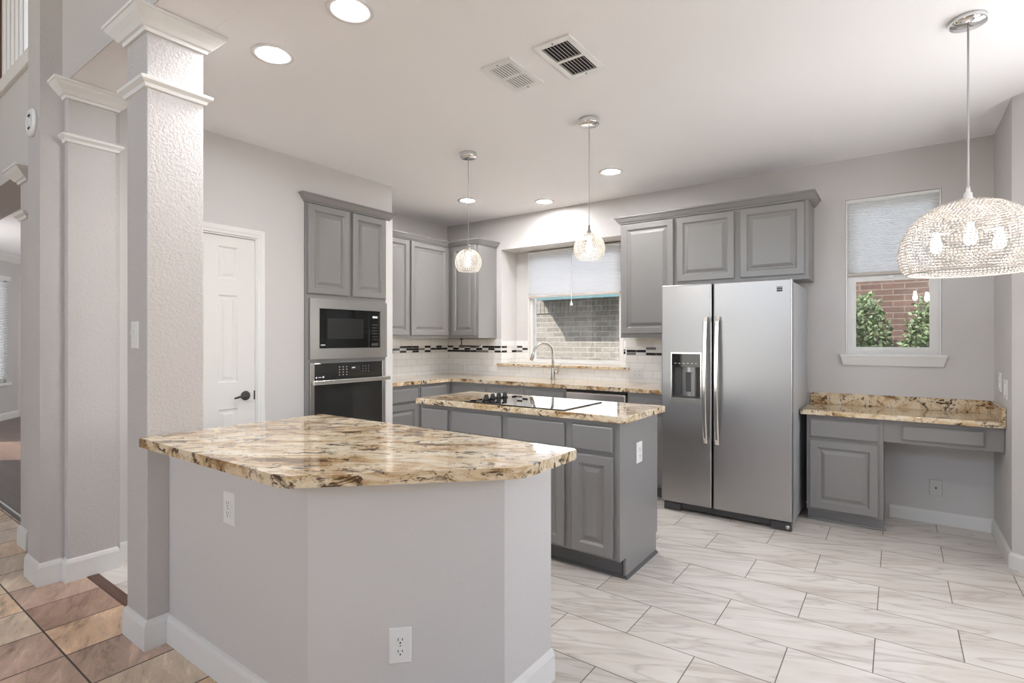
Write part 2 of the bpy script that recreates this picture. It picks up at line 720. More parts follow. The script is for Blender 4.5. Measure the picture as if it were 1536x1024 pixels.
def cut(o, b):
    """carve the closed shape b out of mesh object o"""
    me = bpy.data.meshes.new('cut')
    b.bm.to_mesh(me)
    b.bm.free()
    c = bpy.data.objects.new('cut', me)
    COL.objects.link(c)
    md = o.modifiers.new('cut', 'BOOLEAN')
    md.object = c
    md.operation = 'DIFFERENCE'
    md.solver = 'EXACT'
    bpy.context.view_layer.update()
    dg = bpy.context.evaluated_depsgraph_get()
    nm = bpy.data.meshes.new_from_object(o.evaluated_get(dg))
    old = o.data
    o.modifiers.clear()
    o.data = nm
    nm.name = old.name
    bpy.data.meshes.remove(old)
    bpy.data.objects.remove(c)
    bpy.data.meshes.remove(me)


# ------------------------------------------------------------------ key planes
CH = 2.74            # kitchen ceiling
WX = -3.78           # wall with pantry door and ovens
AX = -4.556          # alcove side wall
BY = 4.92            # back wall
RX = .54             # short side wall by the desk
HF, HB = .935, 1.17  # front and back of the opening line between kitchen and living area
NX0, NX1, NY, NZ0, NZ1 = -3.711, -2.16, 5.226, 1.05, 2.365   # deep window recess

# ------------------------------------------------------------------ floors
struct('floor', B().prism([(-4.75, 1.055), (1.9, 1.055), (1.9, 4.30), (.6, 5.1), (-4.75, 5.1)], -.1, 0), M['marble'])
struct('floor.001', B().prism([(-8.6, -4.6), (3.6, -4.6), (3.6, 1.02), (-3.70, 1.02), (-3.70, 1.05), (-8.6, 1.05)], -.1, 0), M['terra'])
struct('floor.002', B().prism([(-13.5, 1.10), (-3.99, 1.10), (-3.99, 6.0), (-13.5, 6.0)], -.1, 0), M['woodfloor'])
struct('trim_1', B().prism([(-3.70, 1.02), (3.6, 1.02), (3.6, 1.055), (1.9, 1.055), (-3.70, 1.075)], -.1, .003), M['darkwood'])
struct('trim_2', B().box(-8.6, -3.99, 1.045, 1.07, -.1, .006).box(-8.6, -3.99, 1.08, 1.10, -.1, .006), M['bronze'])
struct('trim_3', B().box(-8.6, -3.99, 1.068, 1.082, -.1, .010), M['white'])

# ------------------------------------------------------------------ ceilings
struct('ceiling', B().prism([(-3.745, HF), (3.6, HF), (3.6, HB), (1.9, HB), (1.9, 5.35), (-4.9, 5.35), (-4.9, HB), (-3.745, HB)], CH, CH + .14), M['ceil'])
struct('ceiling.001', B().prism([(-13.5, 1.2), (-4.9, 1.2), (-4.9, 6.0), (-13.5, 6.0)], CH, CH + .14), M['ceil'])
struct('ceiling.002', B().prism([(-8.6, -4.6), (3.6, -4.6), (3.6, 2.6), (-8.6, 2.6)], 5.3, 5.45), M['ceil'])

# ------------------------------------------------------------------ walls
struct('wall_left', B().wall_grid('y', 1.17, 3.335, 0, CH, WX - .12, WX, [(1.42, 2.055, -.01, 2.065), (2.435, 3.25, -.01, 2.45)]), M['wall'])
struct('wall_left.001', B().box(AX - .12, AX, 3.215, BY + .12, 0, CH).box(AX - .12, WX - .12, 3.215, 3.335, 0, CH).box(AX + .1, AX + .12, 2.3, 3.215, 0, CH), M['wall'])
# pantry behind its closed door
struct('wall_left.002', B().box(-4.9, -4.8, 1.17, 2.4, 0, CH).box(-4.9, WX - .12, 2.36, 2.43, 0, CH), M['wall'])
wb = B().wall_grid('x', AX, RX + .12, 0, CH, BY, BY + .12, [(NX0, NX1, NZ0 - .005, NZ1), (-.331, .26, 1.205, 2.42)])
# window recess: sides, head, bottom and its own back wall
wb.box(NX0 - .1, NX0, BY + .12, NY + .12, .9, CH).box(NX1, NX1 + .1, BY + .12, NY + .12, .9, CH)
wb.box(NX0, NX1, BY + .12, NY + .12, NZ1, NZ1 + .1).box(NX0, NX1, BY + .12, NY + .12, .9, NZ0 - .005)
wb.wall_grid('x', NX0, NX1, NZ0 - .005, NZ1, NY, NY + .12, [(-3.537, -2.335, NZ0 - .005, 2.35)])
struct('wall_back', wb, M['wall'])
struct('wall_right', B().prism([(RX, BY), (RX, 4.22), (RX + .085, 4.305), (RX + .12, 4.34), (RX + .12, BY)], 0, CH), M['wall'])
# 45 degree bay wall with its window, and the side wall of the breakfast nook
u45 = Vector((1, -1, 0)).normalized()
n45 = Vector((-1, -1, 0)).normalized()


def bay_piece(b, s0, s1, z0, z1, d0=0.0, d1=.12):
    o = Vector((RX, 4.22, 0))
    p = [o + u45 * a - n45 * d for a, d in ((s0, d0), (s1, d0), (s1, d1), (s0, d1))]
    return b.prism([(q.x, q.y) for q in p], z0, z1)


bw = B()
for s0, s1, z0, z1 in ((0, .55, 0, CH), (1.25, 1.78, 0, CH), (.55, 1.25, 0, 1.0), (.55, 1.25, 2.2, CH)):
    bay_piece(bw, s0, s1, z0, z1)
struct('wall_bay', bw, M['wall'])
struct('wall_right.001', B().wall_grid('y', 1.17, 2.98, 0, CH, 1.79, 1.91, [(1.75, 2.45, 1.0, 2.1)]), M['wall'])
# header above the opening: the storey above
struct('wall_header', B().box(-3.745, 3.6, HF - .004, HF, CH, 5.3).box(-3.745, 3.6, HF, HB, CH + .14, 5.3), M['wall_rough'])
struct('trim_8', B().box(-3.70, 1.79, HB - .002, HB + .002, CH - .0012, CH - .0001), M['ceil'])
struct('wall_header.001', B().box(-8.6, -3.975, HF, 1.2, 2.42, 3.04), M['wall'])
struct('wall_post', B().box(-3.975, -3.745, .835, 1.2, 0, 5.3), M['wall_rough'])
struct('wall_right.002', B().box(1.79, 3.6, HF, HB, 0, 2.7385), M['wall'])
struct('wall_front', B().wall_grid('x', -8.6, 3.6, 0, 5.3, -4.6, -4.48, [(-3.8, 1.8, 2.85, 4.75), (-4.2, -2.4, .5, 2.4)]), M['wall'])
struct('wall_right.003', B().wall_grid('y', -4.6, HF, 0, 5.3, 3.48, 3.6, [(-2.4, -.8, .9, 2.3)]), M['wall'])
struct('wall_left.003', B().box(-8.6, -8.48, -4.6, HF, 0, 5.3), M['wall'])
struct('wall_gallery', B().box(-8.6, -3.975, 2.5, 2.6, 2.9, 5.3).box(-8.6, -8.48, HF, 2.5, 2.9, 5.3).box(-8.48, -3.975, 1.2, 2.5, 2.89, 3.04), M['wall'])
# far room seen past the post: angled wall with its window, corner, outer walls
fo = Vector((-10.3, .98, 0))
fu = Vector((-1.5, 1.13, 0)).normalized()
fn = Vector((fu.y, -fu.x, 0))
if fn.dot(Vector((1, 0, 0))) < 0:
    fn = -fn


def far_piece(b, s0, s1, z0, z1, d0=0.0, d1=.1):
    p = [fo + fu * a - fn * d for a, d in ((s0, d0), (s1, d0), (s1, d1), (s0, d1))]
    return b.prism([(q.x, q.y) for q in p], z0, z1)


LF = 2.42
fw = B()
for s0, s1, z0, z1 in ((0, 1.02, 0, CH), (2.09, LF, 0, CH), (1.02, 2.09, 0, .62), (1.02, 2.09, 2.34, CH)):
    far_piece(fw, s0, s1, z0, z1)
struct('wall_far', fw, M['wall'])
fc = fo + fu * LF
struct('wall_far.001', B().prism([(fc.x, fc.y), (fc.x + .12, 5.9), (fc.x + .02, 5.9), (fc.x - .1, fc.y)], 0, CH), M['wall'])
struct('wall_far.002', B().box(-13.5, -3.99, 5.9, 6.0, 0, CH), M['wall'])
# wall between far room and kitchen corridor
struct('wall_far.003', B().box(-4.01, -3.91, 1.2, 1.22, 0, CH).box(-5.0, -4.9, 1.2, 6.0, 0, CH), M['wall'])

# white edge strip beside the ovens
struct('trim_4', B().box(WX - .02, WX + .004, 3.252, 3.338, 0, 2.44), M['white'])

# ------------------------------------------------------------------ baseboards
BBP = [(0, 0), (.016, 0), (.016, .012), (.014, .095), (.008, .112), (0, .118)]


def baseboard(name, path, h=1.0):
    struct(name, B().sweep([(o, z * h) for o, z in BBP], path), M['white'])


baseboard('baseboard_back', [(RX, BY), (-.05, BY)][::-1], .78)
baseboard('baseboard_right', [(RX, BY), (RX, 4.22), (RX + .9, 3.32)], .80)
baseboard('baseboard_left', [(WX, 1.19), (WX, 1.36)], .95)
# peninsula: from the column round to the kitchen side
baseboard('baseboard_peninsula', [(-2.61, 1.02), (-1.5625, 1.02), (-1.1025, 1.48), (-1.1025, 1.79)], 1.0)
baseboard('baseboard_post', [(-4.40, 1.19), (-4.40, .93), (-3.975, .93), (-3.975, .835), (-3.745, .835), (-3.745, .93)][2:], 1.05)
bf = [fo, fo + fu * LF]
struct('baseboard_far', B().sweep(BBP, [(p.x, p.y) for p in bf][::-1] if fn.dot(Vector((fu.y, -fu.x, 0))) < 0 else [(p.x, p.y) for p in bf]), M['white'])
# crown moulding in the far room
crp = [(0, 2.74), (0, 2.62), (.02, 2.62), (.05, 2.66), (.09, 2.70), (.10, 2.74)]
struct('trim_5', B().sweep(crp, [(p.x, p.y) for p in bf][::-1] if fn.dot(Vector((fu.y, -fu.x, 0))) < 0 else [(p.x, p.y) for p in bf]), M['white'])

# ------------------------------------------------------------------ peninsula half wall
struct('wall_peninsula', B().prism([(-2.61, 1.02), (-1.5625, 1.02), (-1.1025, 1.48), (-1.1025, 1.785), (-2.60, 1.785)], 0, .876), M['wall'])


# ------------------------------------------------------------------ columns
def capital(b, x0, x1, y0, y1, zt, hgt=.085, proj=.075):
    pr = [(0, zt - hgt), (.012, zt - hgt), (.016, zt - hgt + .014), (.026, zt - hgt + .018), (.040, zt - hgt + .035), (.060, zt - .030), (proj - .005, zt - .016), (proj, zt - .014), (proj, zt), (0, zt)]
    return b.sweep(pr, [(x0, y0), (x1, y0), (x1, y1), (x0, y1)], True)


def necking(b, x0, x1, y0, y1, z):
    pr = [(0, z - .025), (.010, z - .022), (.014, z - .008), (.030, z + .004), (.032, z + .016), (.012, z + .026), (0, z + .028)]
    return b.sweep(pr, [(x0, y0), (x1, y0), (x1, y1), (x0, y1)], True)


def column(label, x0, x1, y0, y1, zt, base_path, group='square textured columns'):
    t = thing('column', label, 'column', ((x0 + x1) / 2, (y0 + y1) / 2, 0), group)
    part('shaft', B().box(x0, x1, y0, y1, 0, zt, .004), M['wall_rough'], t)
    part('capital', capital(B(), x0, x1, y0, y1, zt), M['white'], t, 'white crown capital')
    part('necking_moulding', necking(B(), x0, x1, y0, y1, zt - .30), M['white'], t, 'white necking moulding')
    part('baseboard', B().sweep([(o, z * 1.05) for o, z in BBP], base_path), M['white'], t, 'white baseboard')
    return t


column('square grey textured column with a white capital at the end of the granite peninsula', -2.832, -2.612, HF, 1.165, 2.738,
       [(-2.832, 1.165), (-2.832, HF), (-2.612, HF), (-2.612, 1.02)])
column('square grey textured column with white capital standing against the tall wall post', -3.90, -3.69, HF + .005, 1.165, 2.738,
       [(-3.745, HF + .005), (-3.69, HF + .005), (-3.69, 1.165), (-3.78, 1.165)])
column('short square column with white capital under the opening to the far dining room', -4.63, -4.45, HF, 1.195, 2.42,
       [(-4.63, 1.195), (-4.63, HF), (-4.45, HF), (-4.45, 1.195)])

# ------------------------------------------------------------------ gallery railing upstairs
gr = thing('gallery_railing', 'white balustrade of the upstairs gallery above the dining room opening', 'railing', (-5.5, 1.05, 3.04))
part('cap_board', B().box(-8.4, -3.975, .91, 1.22, 3.04, 3.135, .006), M['white'], gr)
part('skirt_board', B().box(-8.4, -3.975, 1.0, 1.10, 3.135, 3.19, .004), M['white'], gr)
for k in range(6):
    x = -5.02 - k * .118
    part('baluster', B().box(x - .021, x + .021, 1.028, 1.072, 3.19, 4.02, .004), M['white'], gr)
part('handrail', B().box(-5.70, -3.975, 1.015, 1.085, 4.02, 4.08, .015), M['darkwood'], gr, 'dark wood handrail')
part('newel_post', B().box(-5.84, -5.70, .98, 1.12, 3.135, 4.2, .006), M['darkwood'], gr, 'dark wood newel post')
# ------------------------------------------------------------------ pantry door
d1 = struct('door_1', B().box(WX - .05, WX - .047, 1.43, 2.045, .006, 2.05), M['door'])
fb = B()
ys = [1.43, 1.555, 1.690, 1.787, 1.922, 2.045]
zs = [.006, .25, .845, 1.03, 1.64, 1.75, 1.978, 2.05]
for i in range(5):
    for j in range(7):
        y0, y1, z0, z1 = ys[i], ys[i + 1], zs[j], zs[j + 1]
        if i in (1, 3) and j in (1, 3, 5):
            fb.rings((WX - .045, y0, z0), (0, 1, 0), (1, 0, 0), y1 - y0, z1 - z0, [(0, 0), (0, .035), (.010, .026), (.024, .026), (.040, .033)])
        else:
            fb.box(WX - .045, WX - .010, y0, y1, z0, z1)
struct('door_panel', fb, M['door'], d1)
cs = B()
cpr = [(0, 0), (.060, 0), (.060, .010), (.052, .016), (.030, .016), (.018, .012), (.004, .012), (0, .008)]


def casing(b, y0, y1, zt):
    """mitred casing lying on the wall plane WX"""
    t = bmesh.new()
    loops = []
    for (y, z, sy, sz) in ((y0, 0, -1, 0), (y0, zt, -1, 1), (y1, zt, 1, 1), (y1, 0, 1, 0)):
        loops.append([t.verts.new((WX + h, y + sy * o, z + sz * o)) for o, h in cpr])
    k = len(cpr)
    for a, c in zip(loops, loops[1:]):
        for j in range(k):
            t.faces.new((a[j], a[(j + 1) % k], c[(j + 1) % k], c[j]))
    t.faces.new(loops[0][::-1])
    t.faces.new(loops[-1])
    b._merge(t)
    return b


casing(cs, 1.425, 2.052, 2.062)
cs.box(WX - .119, WX, 2.046, 2.0549, 0, 2.0645).box(WX - .119, WX, 1.4201, 1.429, 0, 2.0645).box(WX - .119, WX, 1.429, 2.046, 2.053, 2.0645)
struct('door_casing', cs, M['white'], d1)
hb = B().lathe([(.0, 0), (.033, 0), (.034, .006), (.026, .012), (.012, .016), (.011, .045), (0, .045)], (WX - .0105, 1.975, .928), (1, 0, 0), 24)
hb.tube([(WX + .036, 1.975, .928), (WX + .040, 1.95, .930), (WX + .040, 1.91, .926), (WX + .038, 1.875, .918)], [.010, .009, .008, .006], 10)
struct('door_handle', hb, M['bronze'], d1)
struct('strike_plate', B().box(WX - .02, WX - .0085, 2.036, 2.046, .895, .96), M['bronze'], d1)

# ------------------------------------------------------------------ cabinet pieces
DOOR_R = [(0, 0), (.0015, .001), (0, .004), (0, .017), (.005, .022), (.050, .022), (.054, .017), (.062, .009), (.071, .008), (.096, .019), (.098, .019)]
DRAW_R = [(0, 0), (0, .013), (.003, .016), (.009, .020), (.010, .020)]
GAPF = .0006


def cab_door(parent, O, U, N, w, h, name='door'):
    return part(name, B().rings(O, U, N, w, h, DOOR_R), M['cab'], parent)


def cab_drawer(parent, O, U, N, w, h, name='drawer'):
    return part(name, B().rings(O, U, N, w, h, DRAW_R), M['cab'], parent)


def crown(b, path, z, h=.062, p=.05):
    pr = [(0, z), (.010, z), (.012, z + .010), (.020, z + .014), (.030, z + .028), (p - .008, z + h - .016), (p, z + h - .012), (p, z + h), (0, z + h)]
    return b.sweep(pr, path)


EX, EY = (1, 0, 0), (0, 1, 0)
NY_ = (0, -1, 0)

# --- oven tower in the wall
ot = thing('oven_cabinet', 'tall grey built-in cabinet housing the microwave and the wall oven', 'cabinet', (WX - .3, 2.84, 0))
ob = B().wall_grid('y', 2.437, 3.248, 0, 2.425, WX - .02, WX + .012, [(2.49, 3.20, .28, 1.12), (2.49, 3.215, 1.19, 1.645)])
ob.box(WX - .61, WX - .02, 2.437, 2.455, 0, 2.425).box(WX - .61, WX - .02, 3.23, 3.248, 0, 2.425).box(WX - .61, WX - .02, 2.455, 3.23, 1.66, 2.425)
ob.box(WX - .61, WX - .02, 2.455, 3.23, 0, .12).box(WX - .61, WX - .02, 2.455, 3.23, 1.145, 1.165)
part('body', ob, M['cab'], ot)
FX = WX + .012 + GAPF
cab_door(ot, (FX, 2.456, 1.695), EY, EX, .384, .712)
cab_door(ot, (FX, 2.876, 1.695), EY, EX, .362, .712)
part('crown_moulding', crown(B(), [(WX, 2.437), (WX + .012, 2.437), (WX + .012, 3.285), (WX, 3.285)], 2.415, .066), M['cab'], ot)

# --- microwave
mw = thing('microwave', 'stainless trimmed built-in microwave with black door above the wall oven', 'microwave', (WX, 2.85, 1.172))
MX = WX + .012 + GAPF
tb = B()
for r in ((2.464, 3.241, 1.172, 1.258), (2.464, 3.241, 1.580, 1.657), (2.464, 2.547, 1.258, 1.580), (3.165, 3.241, 1.258, 1.580)):
    tb.box(MX, MX + .026, r[0], r[1], r[2], r[3])
part('trim_frame', tb, M['steel_light'], mw)
part('cavity', B().box(WX - .4, MX - .002, 2.50, 3.205, 1.20, 1.635), M['black'], mw)
md = part('door', B().box(MX - .001, MX + .018, 2.548, 3.045, 1.259, 1.579, .003), M['black_glass'], mw, 'black glass door')
part('window', B().box(MX + .0181, MX + .0195, 2.625, 2.985, 1.335, 1.505), M['grey_glass'], md, 'grey viewing window')
mp = part('control_panel', B().box(MX - .001, MX + .018, 3.048, 3.164, 1.259, 1.579, .003), M['black_glass'], mw, 'black control panel')
for r in range(6):
    for c in range(3):
        part('key', B().box(MX + .0181, MX + .0192, 3.083 + c * .022, 3.096 + c * .022, 1.325 + r * .026, 1.333 + r * .026), M['dkgrey'], mp)
part('display', B().box(MX + .0181, MX + .0192, 3.085, 3.14, 1.517, 1.535), M['mark'], mp)
part('open_button', B().box(MX + .0181, MX + .0195, 3.075, 3.145, 1.275, 1.297), M['dkgrey'], mp)
part('logo', B().box(MX + .0181, MX + .0190, 2.565, 2.605, 1.281, 1.289), M['mark'], md)

# --- wall oven
ov = thing('wall_oven', 'stainless built-in wall oven with dark glass door and bar handle', 'oven', (WX, 2.84, .27))
part('oven_box', B().box(WX - .55, MX - .002, 2.50, 3.195, .29, 1.11), M['black'], ov)
cp = part('control_panel', B().box(MX, MX + .022, 2.505, 3.190, 1.005, 1.138, .003), M['grey_glass'], ov, 'dark glass control panel')
for c in range(3):
    for r in range(4):
        part('key', B().box(MX + .0221, MX + .0228, 2.735 + c * .036, 2.743 + c * .036, 1.034 + r * .022, 1.040 + r * .022), M['mark'], cp)
        if r:
            part('key', B().box(MX + .0221, MX + .0228, 2.975 + c * .03, 2.980 + c * .03, 1.034 + r * .022, 1.038 + r * .022), M['mark'], cp)
part('display', B().box(MX + .0221, MX + .0228, 2.850, 2.945, 1.073, 1.106), M['black'], cp)
part('clock_digits', B().box(MX + .0229, MX + .0232, 2.862, 2.895, 1.087, 1.098), M['mark'], cp)
lb = B().lathe([(0, 0), (.0075, 0), (.0075, .0008), (0, .0008)], (MX + .0221, 2.522, 1.025), EX, 16)
lb.lathe([(0, 0), (.0085, 0), (.0085, .0008), (0, .0008)], (MX + .0221, 2.585, 1.027), EX, 16)
lb.box(MX + .0221, MX + .0228, 2.540, 2.568, 1.023, 1.029)
part('logo', lb, M['mark'], cp)
part('side_trim', B().box(MX, MX + .024, 2.466, 2.5045, .27, 1.140, .002), M['steel_light'], ov)
part('side_trim', B().box(MX, MX + .024, 3.1905, 3.222, .27, 1.140, .002), M['steel_light'], ov)
dr = part('door', B().box(MX, MX + .022, 2.505, 3.190, .27, .998, .004), M['grey_glass'], ov, 'dark glass oven door')
hd = B().box(MX + .045, MX + .062, 2.472, 3.255, .968, 1.004, .006)
hd.box(MX + .020, MX + .048, 2.492, 2.515, .974, .998, .003).box(MX + .020, MX + .048, 3.195, 3.215, .974, .998, .003)
part('handle', hd, M['handle'], dr, 'stainless bar handle')


# --- wall cabinets
def wall_cab(label, x0, x1, y0, y1, z0, z1, doors, face, crown_path=None, cz=None):
    t = thing('wall_cabinet', label, 'cabinet', ((x0 + x1) / 2, (y0 + y1) / 2, z0), 'grey wall cabinets')
    part('body', B().box(x0, x1, y0, y1, z0, z1, .002), M['cab'], t)
    for d in doors:
        if face == 'x':
            cab_door(t, (x1 + GAPF, d[0], d[2]), EY, EX, d[1] - d[0], d[3] - d[2])
        else:
            cab_door(t, (d[0], y0 - GAPF, d[2]), EX, NY_, d[1] - d[0], d[3] - d[2])
    if crown_path:
        part('crown_moulding', crown(B(), crown_path, cz), M['cab'], t)
    return t


UX = -4.22
UY = 4.59
wall_cab('grey two-door wall cabinet in the corner beside the oven wall', AX + .002, UX, 3.34, 4.585, 1.345, 2.40,
         [(3.40, 3.945, 1.375, 2.385), (3.975, 4.545, 1.375, 2.385)], 'x', [(UX, 3.34), (UX, 4.5395)], 2.392)
wall_cab('narrow one-door grey wall cabinet with pale end panel next to the sink window', UX - .10, -3.78, UY, BY - .001, 1.345, 2.40,
         [(-4.165, -3.815, 1.375, 2.385)], 'y', [(UX, UY), (-3.78, UY), (-3.78, BY - .002)], 2.392)
wall_cab('tall one-door grey wall cabinet between the sink window and the refrigerator', -2.077, -1.560, UY, BY - .001, 1.345, 2.40,
         [(-2.058, -1.577, 1.385, 2.380)], 'y', [(-2.077, BY - .002), (-2.077, UY), (-1.5605, UY)], 2.392)
wall_cab('grey two-door wall cabinet above the refrigerator', -1.559, -.545, UY, BY - .001, 1.79, 2.40,
         [(-1.545, -1.076, 1.828, 2.380), (-1.030, -.570, 1.828, 2.380)], 'y', [(-1.5595, UY), (-.545, UY), (-.545, BY - .002)], 2.392)

# --- base cabinets
BX, BFY = -3.94, 4.30


def base_cab(label, x0, x1, y0, y1, face, drawers, doors, zb=.10):
    t = thing('base_cabinet', label, 'cabinet', ((x0 + x1) / 2, (y0 + y1) / 2, 0), 'grey base cabinets')
    part('body', B().box(x0, x1, y0, y1, zb, .876, .002), M['cab'], t)
    if face == 'x':
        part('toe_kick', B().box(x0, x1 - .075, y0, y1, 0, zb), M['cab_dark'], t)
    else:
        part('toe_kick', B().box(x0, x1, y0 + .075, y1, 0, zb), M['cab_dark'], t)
    for kind, lst in (('drawer', drawers), ('door', doors)):
        for d in lst:
            f = cab_drawer if kind == 'drawer' else cab_door
            if face == 'x':
                f(t, (x1 + GAPF, d[0], d[2]), EY, EX, d[1] - d[0], d[3] - d[2])
            else:
                f(t, (d[0], y0 - GAPF, d[2]), EX, NY_, d[1] - d[0], d[3] - d[2])
    return t


base_cab('grey base cabinet with drawer and door beside the oven wall', AX + .002, BX, 3.34, 3.825, 'x', [(3.36, 3.805, .709, .840)], [(3.36, 3.805, .13, .684)])
base_cab('grey base cabinet in the corner run, between the oven-wall unit and the corner', AX + .002, BX, 3.827, BFY, 'x', [(3.847, 4.222, .709, .840)], [(3.847, 4.222, .13, .684)])
base_cab('grey base cabinet on the back wall next to the corner, below the pale-ended wall cabinet', AX + .002, -3.405, BFY + .002, BY - .001, 'y', [(-3.905, -3.434, .709, .840)], [(-3.905, -3.434, .13, .684)])
sb = thing('base_cabinet', 'grey sink base cabinet with two false fronts under the window', 'cabinet', (-2.95, 4.6, 0), 'grey base cabinets')
part('body', B().box(-3.403, -2.492, BFY, BFY + .02, .10, .876).box(-3.403, -3.385, BFY + .02, BY - .001, .10, .876).box(-2.51, -2.492, BFY + .02, BY - .001, .10, .876).box(-3.385, -2.51, BFY + .02, BY - .001, .10, .12), M['cab'], sb)
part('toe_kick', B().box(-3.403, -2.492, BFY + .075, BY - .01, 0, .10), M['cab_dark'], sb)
cab_drawer(sb, (-3.373, BFY - GAPF, .709), EX, NY_, .40, .131, 'false_front')
cab_drawer(sb, (-2.919, BFY - GAPF, .709), EX, NY_, .41, .131, 'false_front')
cab_door(sb, (-3.373, BFY - GAPF, .13), EX, NY_, .40, .554)
cab_door(sb, (-2.919, BFY - GAPF, .13), EX, NY_, .41, .554)
base_cab('grey base cabinet between the dishwasher and the refrigerator', -1.882, -1.53, BFY, BY - .001, 'y', [(-1.85, -1.55, .709, .835)], [(-1.85, -1.55, .13, .684)])

dw = thing('dishwasher', 'stainless dishwasher under the granite counter to one side of the sink', 'dishwasher', (-2.186, 4.6, 0))
part('body', B().box(-2.488, -1.886, BFY + .02, BY - .01, .10, .868), M['dkgrey'], dw)
part('toe_panel', B().box(-2.488, -1.886, BFY + .06, BFY + .10, 0, .10), M['black'], dw)
part('door', B().box(-2.484, -1.890, BFY - .03, BFY + .02, .11, .853, .016, seg=4), M['steel_light'], dw)
part('control_strip', B().box(-2.484, -1.890, BFY - .008, BFY + .02, .8535, .866), M['black'], dw, 'black control strip')


# ------------------------------------------------------------------ countertops
def rounded(pts, radii, seg=8):
    out = []
    n = len(pts)
    for i, p in enumerate(pts):
        r = radii[i]
        p = Vector(p)
        if r <= 0:
            out.append((p.x, p.y))
            continue
        a = (Vector(pts[i - 1]) - p).normalized()
        b = (Vector(pts[(i + 1) % n]) - p).normalized()
        half = a.angle(b) / 2
        d = r / math.tan(half)
        c = p + (a + b).normalized() * (r / math.sin(half))
        s0 = p + a * d - c
        s1 = p + b * d - c
        a0 = math.atan2(s0.y, s0.x)
        da = (math.atan2(s1.y, s1.x) - a0 + PI) % (2 * PI) - PI
        for k in range(seg + 1):
            q = a0 + da * k / seg
            out.append((c.x + r * math.cos(q), c.y + r * math.sin(q)))
    return out


pen = rounded([(-2.606, .90), (-1.515, .90), (-.985, 1.43), (-.985, 1.79), (-2.606, 1.79)], [.01, .09, .10, .015, .01])
tag(mesh_obj('countertop', B().prism(pen, .876, .914, .006), M['granite']), 'large angled granite countertop on the grey peninsula half wall by the column', 'countertop')
isl = rounded([(-2.78, 2.66), (-1.18, 2.66), (-1.18, 3.285), (-2.78, 3.285)], [.02] * 4, 4)
tag(mesh_obj('countertop', B().prism(isl, .876, .914, .006), M['granite']), 'rectangular granite countertop on the kitchen island carrying the cooktop', 'countertop')
lct = mesh_obj('countertop', B().prism([(AX + .002, 3.338), (BX + .03, 3.338), (BX + .03, BFY - .03), (-1.525, BFY - .03), (-1.525, BY - .001), (AX + .002, BY - .001)], .877, .914, .005), M['granite'])
cut(lct, B().box(-3.22 - lct.location.x, -2.58 - lct.location.x, 4.40 - lct.location.y, 4.73 - lct.location.y, -.05, .1))
tag(lct, 'L-shaped granite countertop running along the tiled backsplash under the window', 'countertop')
dt = thing('countertop', 'granite desk top with low upstands beside the refrigerator', 'countertop', (0, 4.65, .785))
part('slab', B().box(-.575, RX - .002, 4.395, BY - .001, .785, .82, .005), M['granite'], dt)
part('back_upstand', B().box(-.57, RX - .022, BY - .022, BY - .001, .8201, .908, .002), M['granite'], dt)
part('side_upstand', B().box(RX - .022, RX - .002, 4.40, BY - .001, .8201, .908, .002), M['granite'], dt)

# ------------------------------------------------------------------ desk furniture
dc = thing('desk_cabinet', 'low grey desk cabinet with one drawer and one door beside the refrigerator', 'cabinet', (-.3, 4.68, 0))
part('body', B().box(-.541, -.077, 4.45, BY - .001, .09, .784, .002), M['cab'], dc)
part('toe_kick', B().box(-.541, -.077, 4.515, BY - .02, 0, .09), M['cab'], dc)
part('shoe_moulding', B().box(-.541, -.065, 4.50, 4.5149, 0, .018, .004), M['cab'], dc)
cab_drawer(dc, (-.520, 4.45 - GAPF, .622), EX, NY_, .415, .130)
cab_door(dc, (-.520, 4.45 - GAPF, .105), EX, NY_, .415, .495)
da = thing('pencil_drawer', 'shallow grey drawer unit spanning the open knee space of the desk', 'drawer', (.23, 4.6, .63))
part('apron', B().box(-.076, RX - .003, 4.45, 4.475, .630, .784, .002), M['cab'], da)
part('drawer_box', B().box(.03, .44, 4.475, 4.86, .65, .74), M['cab'], da)
cab_drawer(da, (.025, 4.45 - GAPF, .655), EX, NY_, .420, .095, 'drawer_front')

# ------------------------------------------------------------------ island
ik = thing('kitchen_island', 'grey kitchen island cabinet with four drawers over raised-panel doors', 'island', (-1.98, 2.97, 0))
part('body', B().box(-2.745, -1.240, 2.70, 3.24, .115, .876, .002), M['cab'], ik)
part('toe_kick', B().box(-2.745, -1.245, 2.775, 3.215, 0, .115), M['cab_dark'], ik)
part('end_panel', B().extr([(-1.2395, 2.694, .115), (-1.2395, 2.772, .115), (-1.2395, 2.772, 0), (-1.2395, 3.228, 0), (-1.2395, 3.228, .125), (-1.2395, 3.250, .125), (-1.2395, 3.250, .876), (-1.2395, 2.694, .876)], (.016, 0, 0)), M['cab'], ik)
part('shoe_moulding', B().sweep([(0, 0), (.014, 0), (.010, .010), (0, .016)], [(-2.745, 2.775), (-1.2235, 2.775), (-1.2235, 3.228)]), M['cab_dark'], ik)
for x0, x1 in ((-2.735, -2.487), (-2.448, -2.028), (-1.981, -1.568), (-1.519, -1.262)):
    cab_drawer(ik, (x0, 2.70 - GAPF, .705), EX, NY_, x1 - x0, .143)
    cab_door(ik, (x0, 2.70 - GAPF, .13), EX, NY_, x1 - x0, .552)

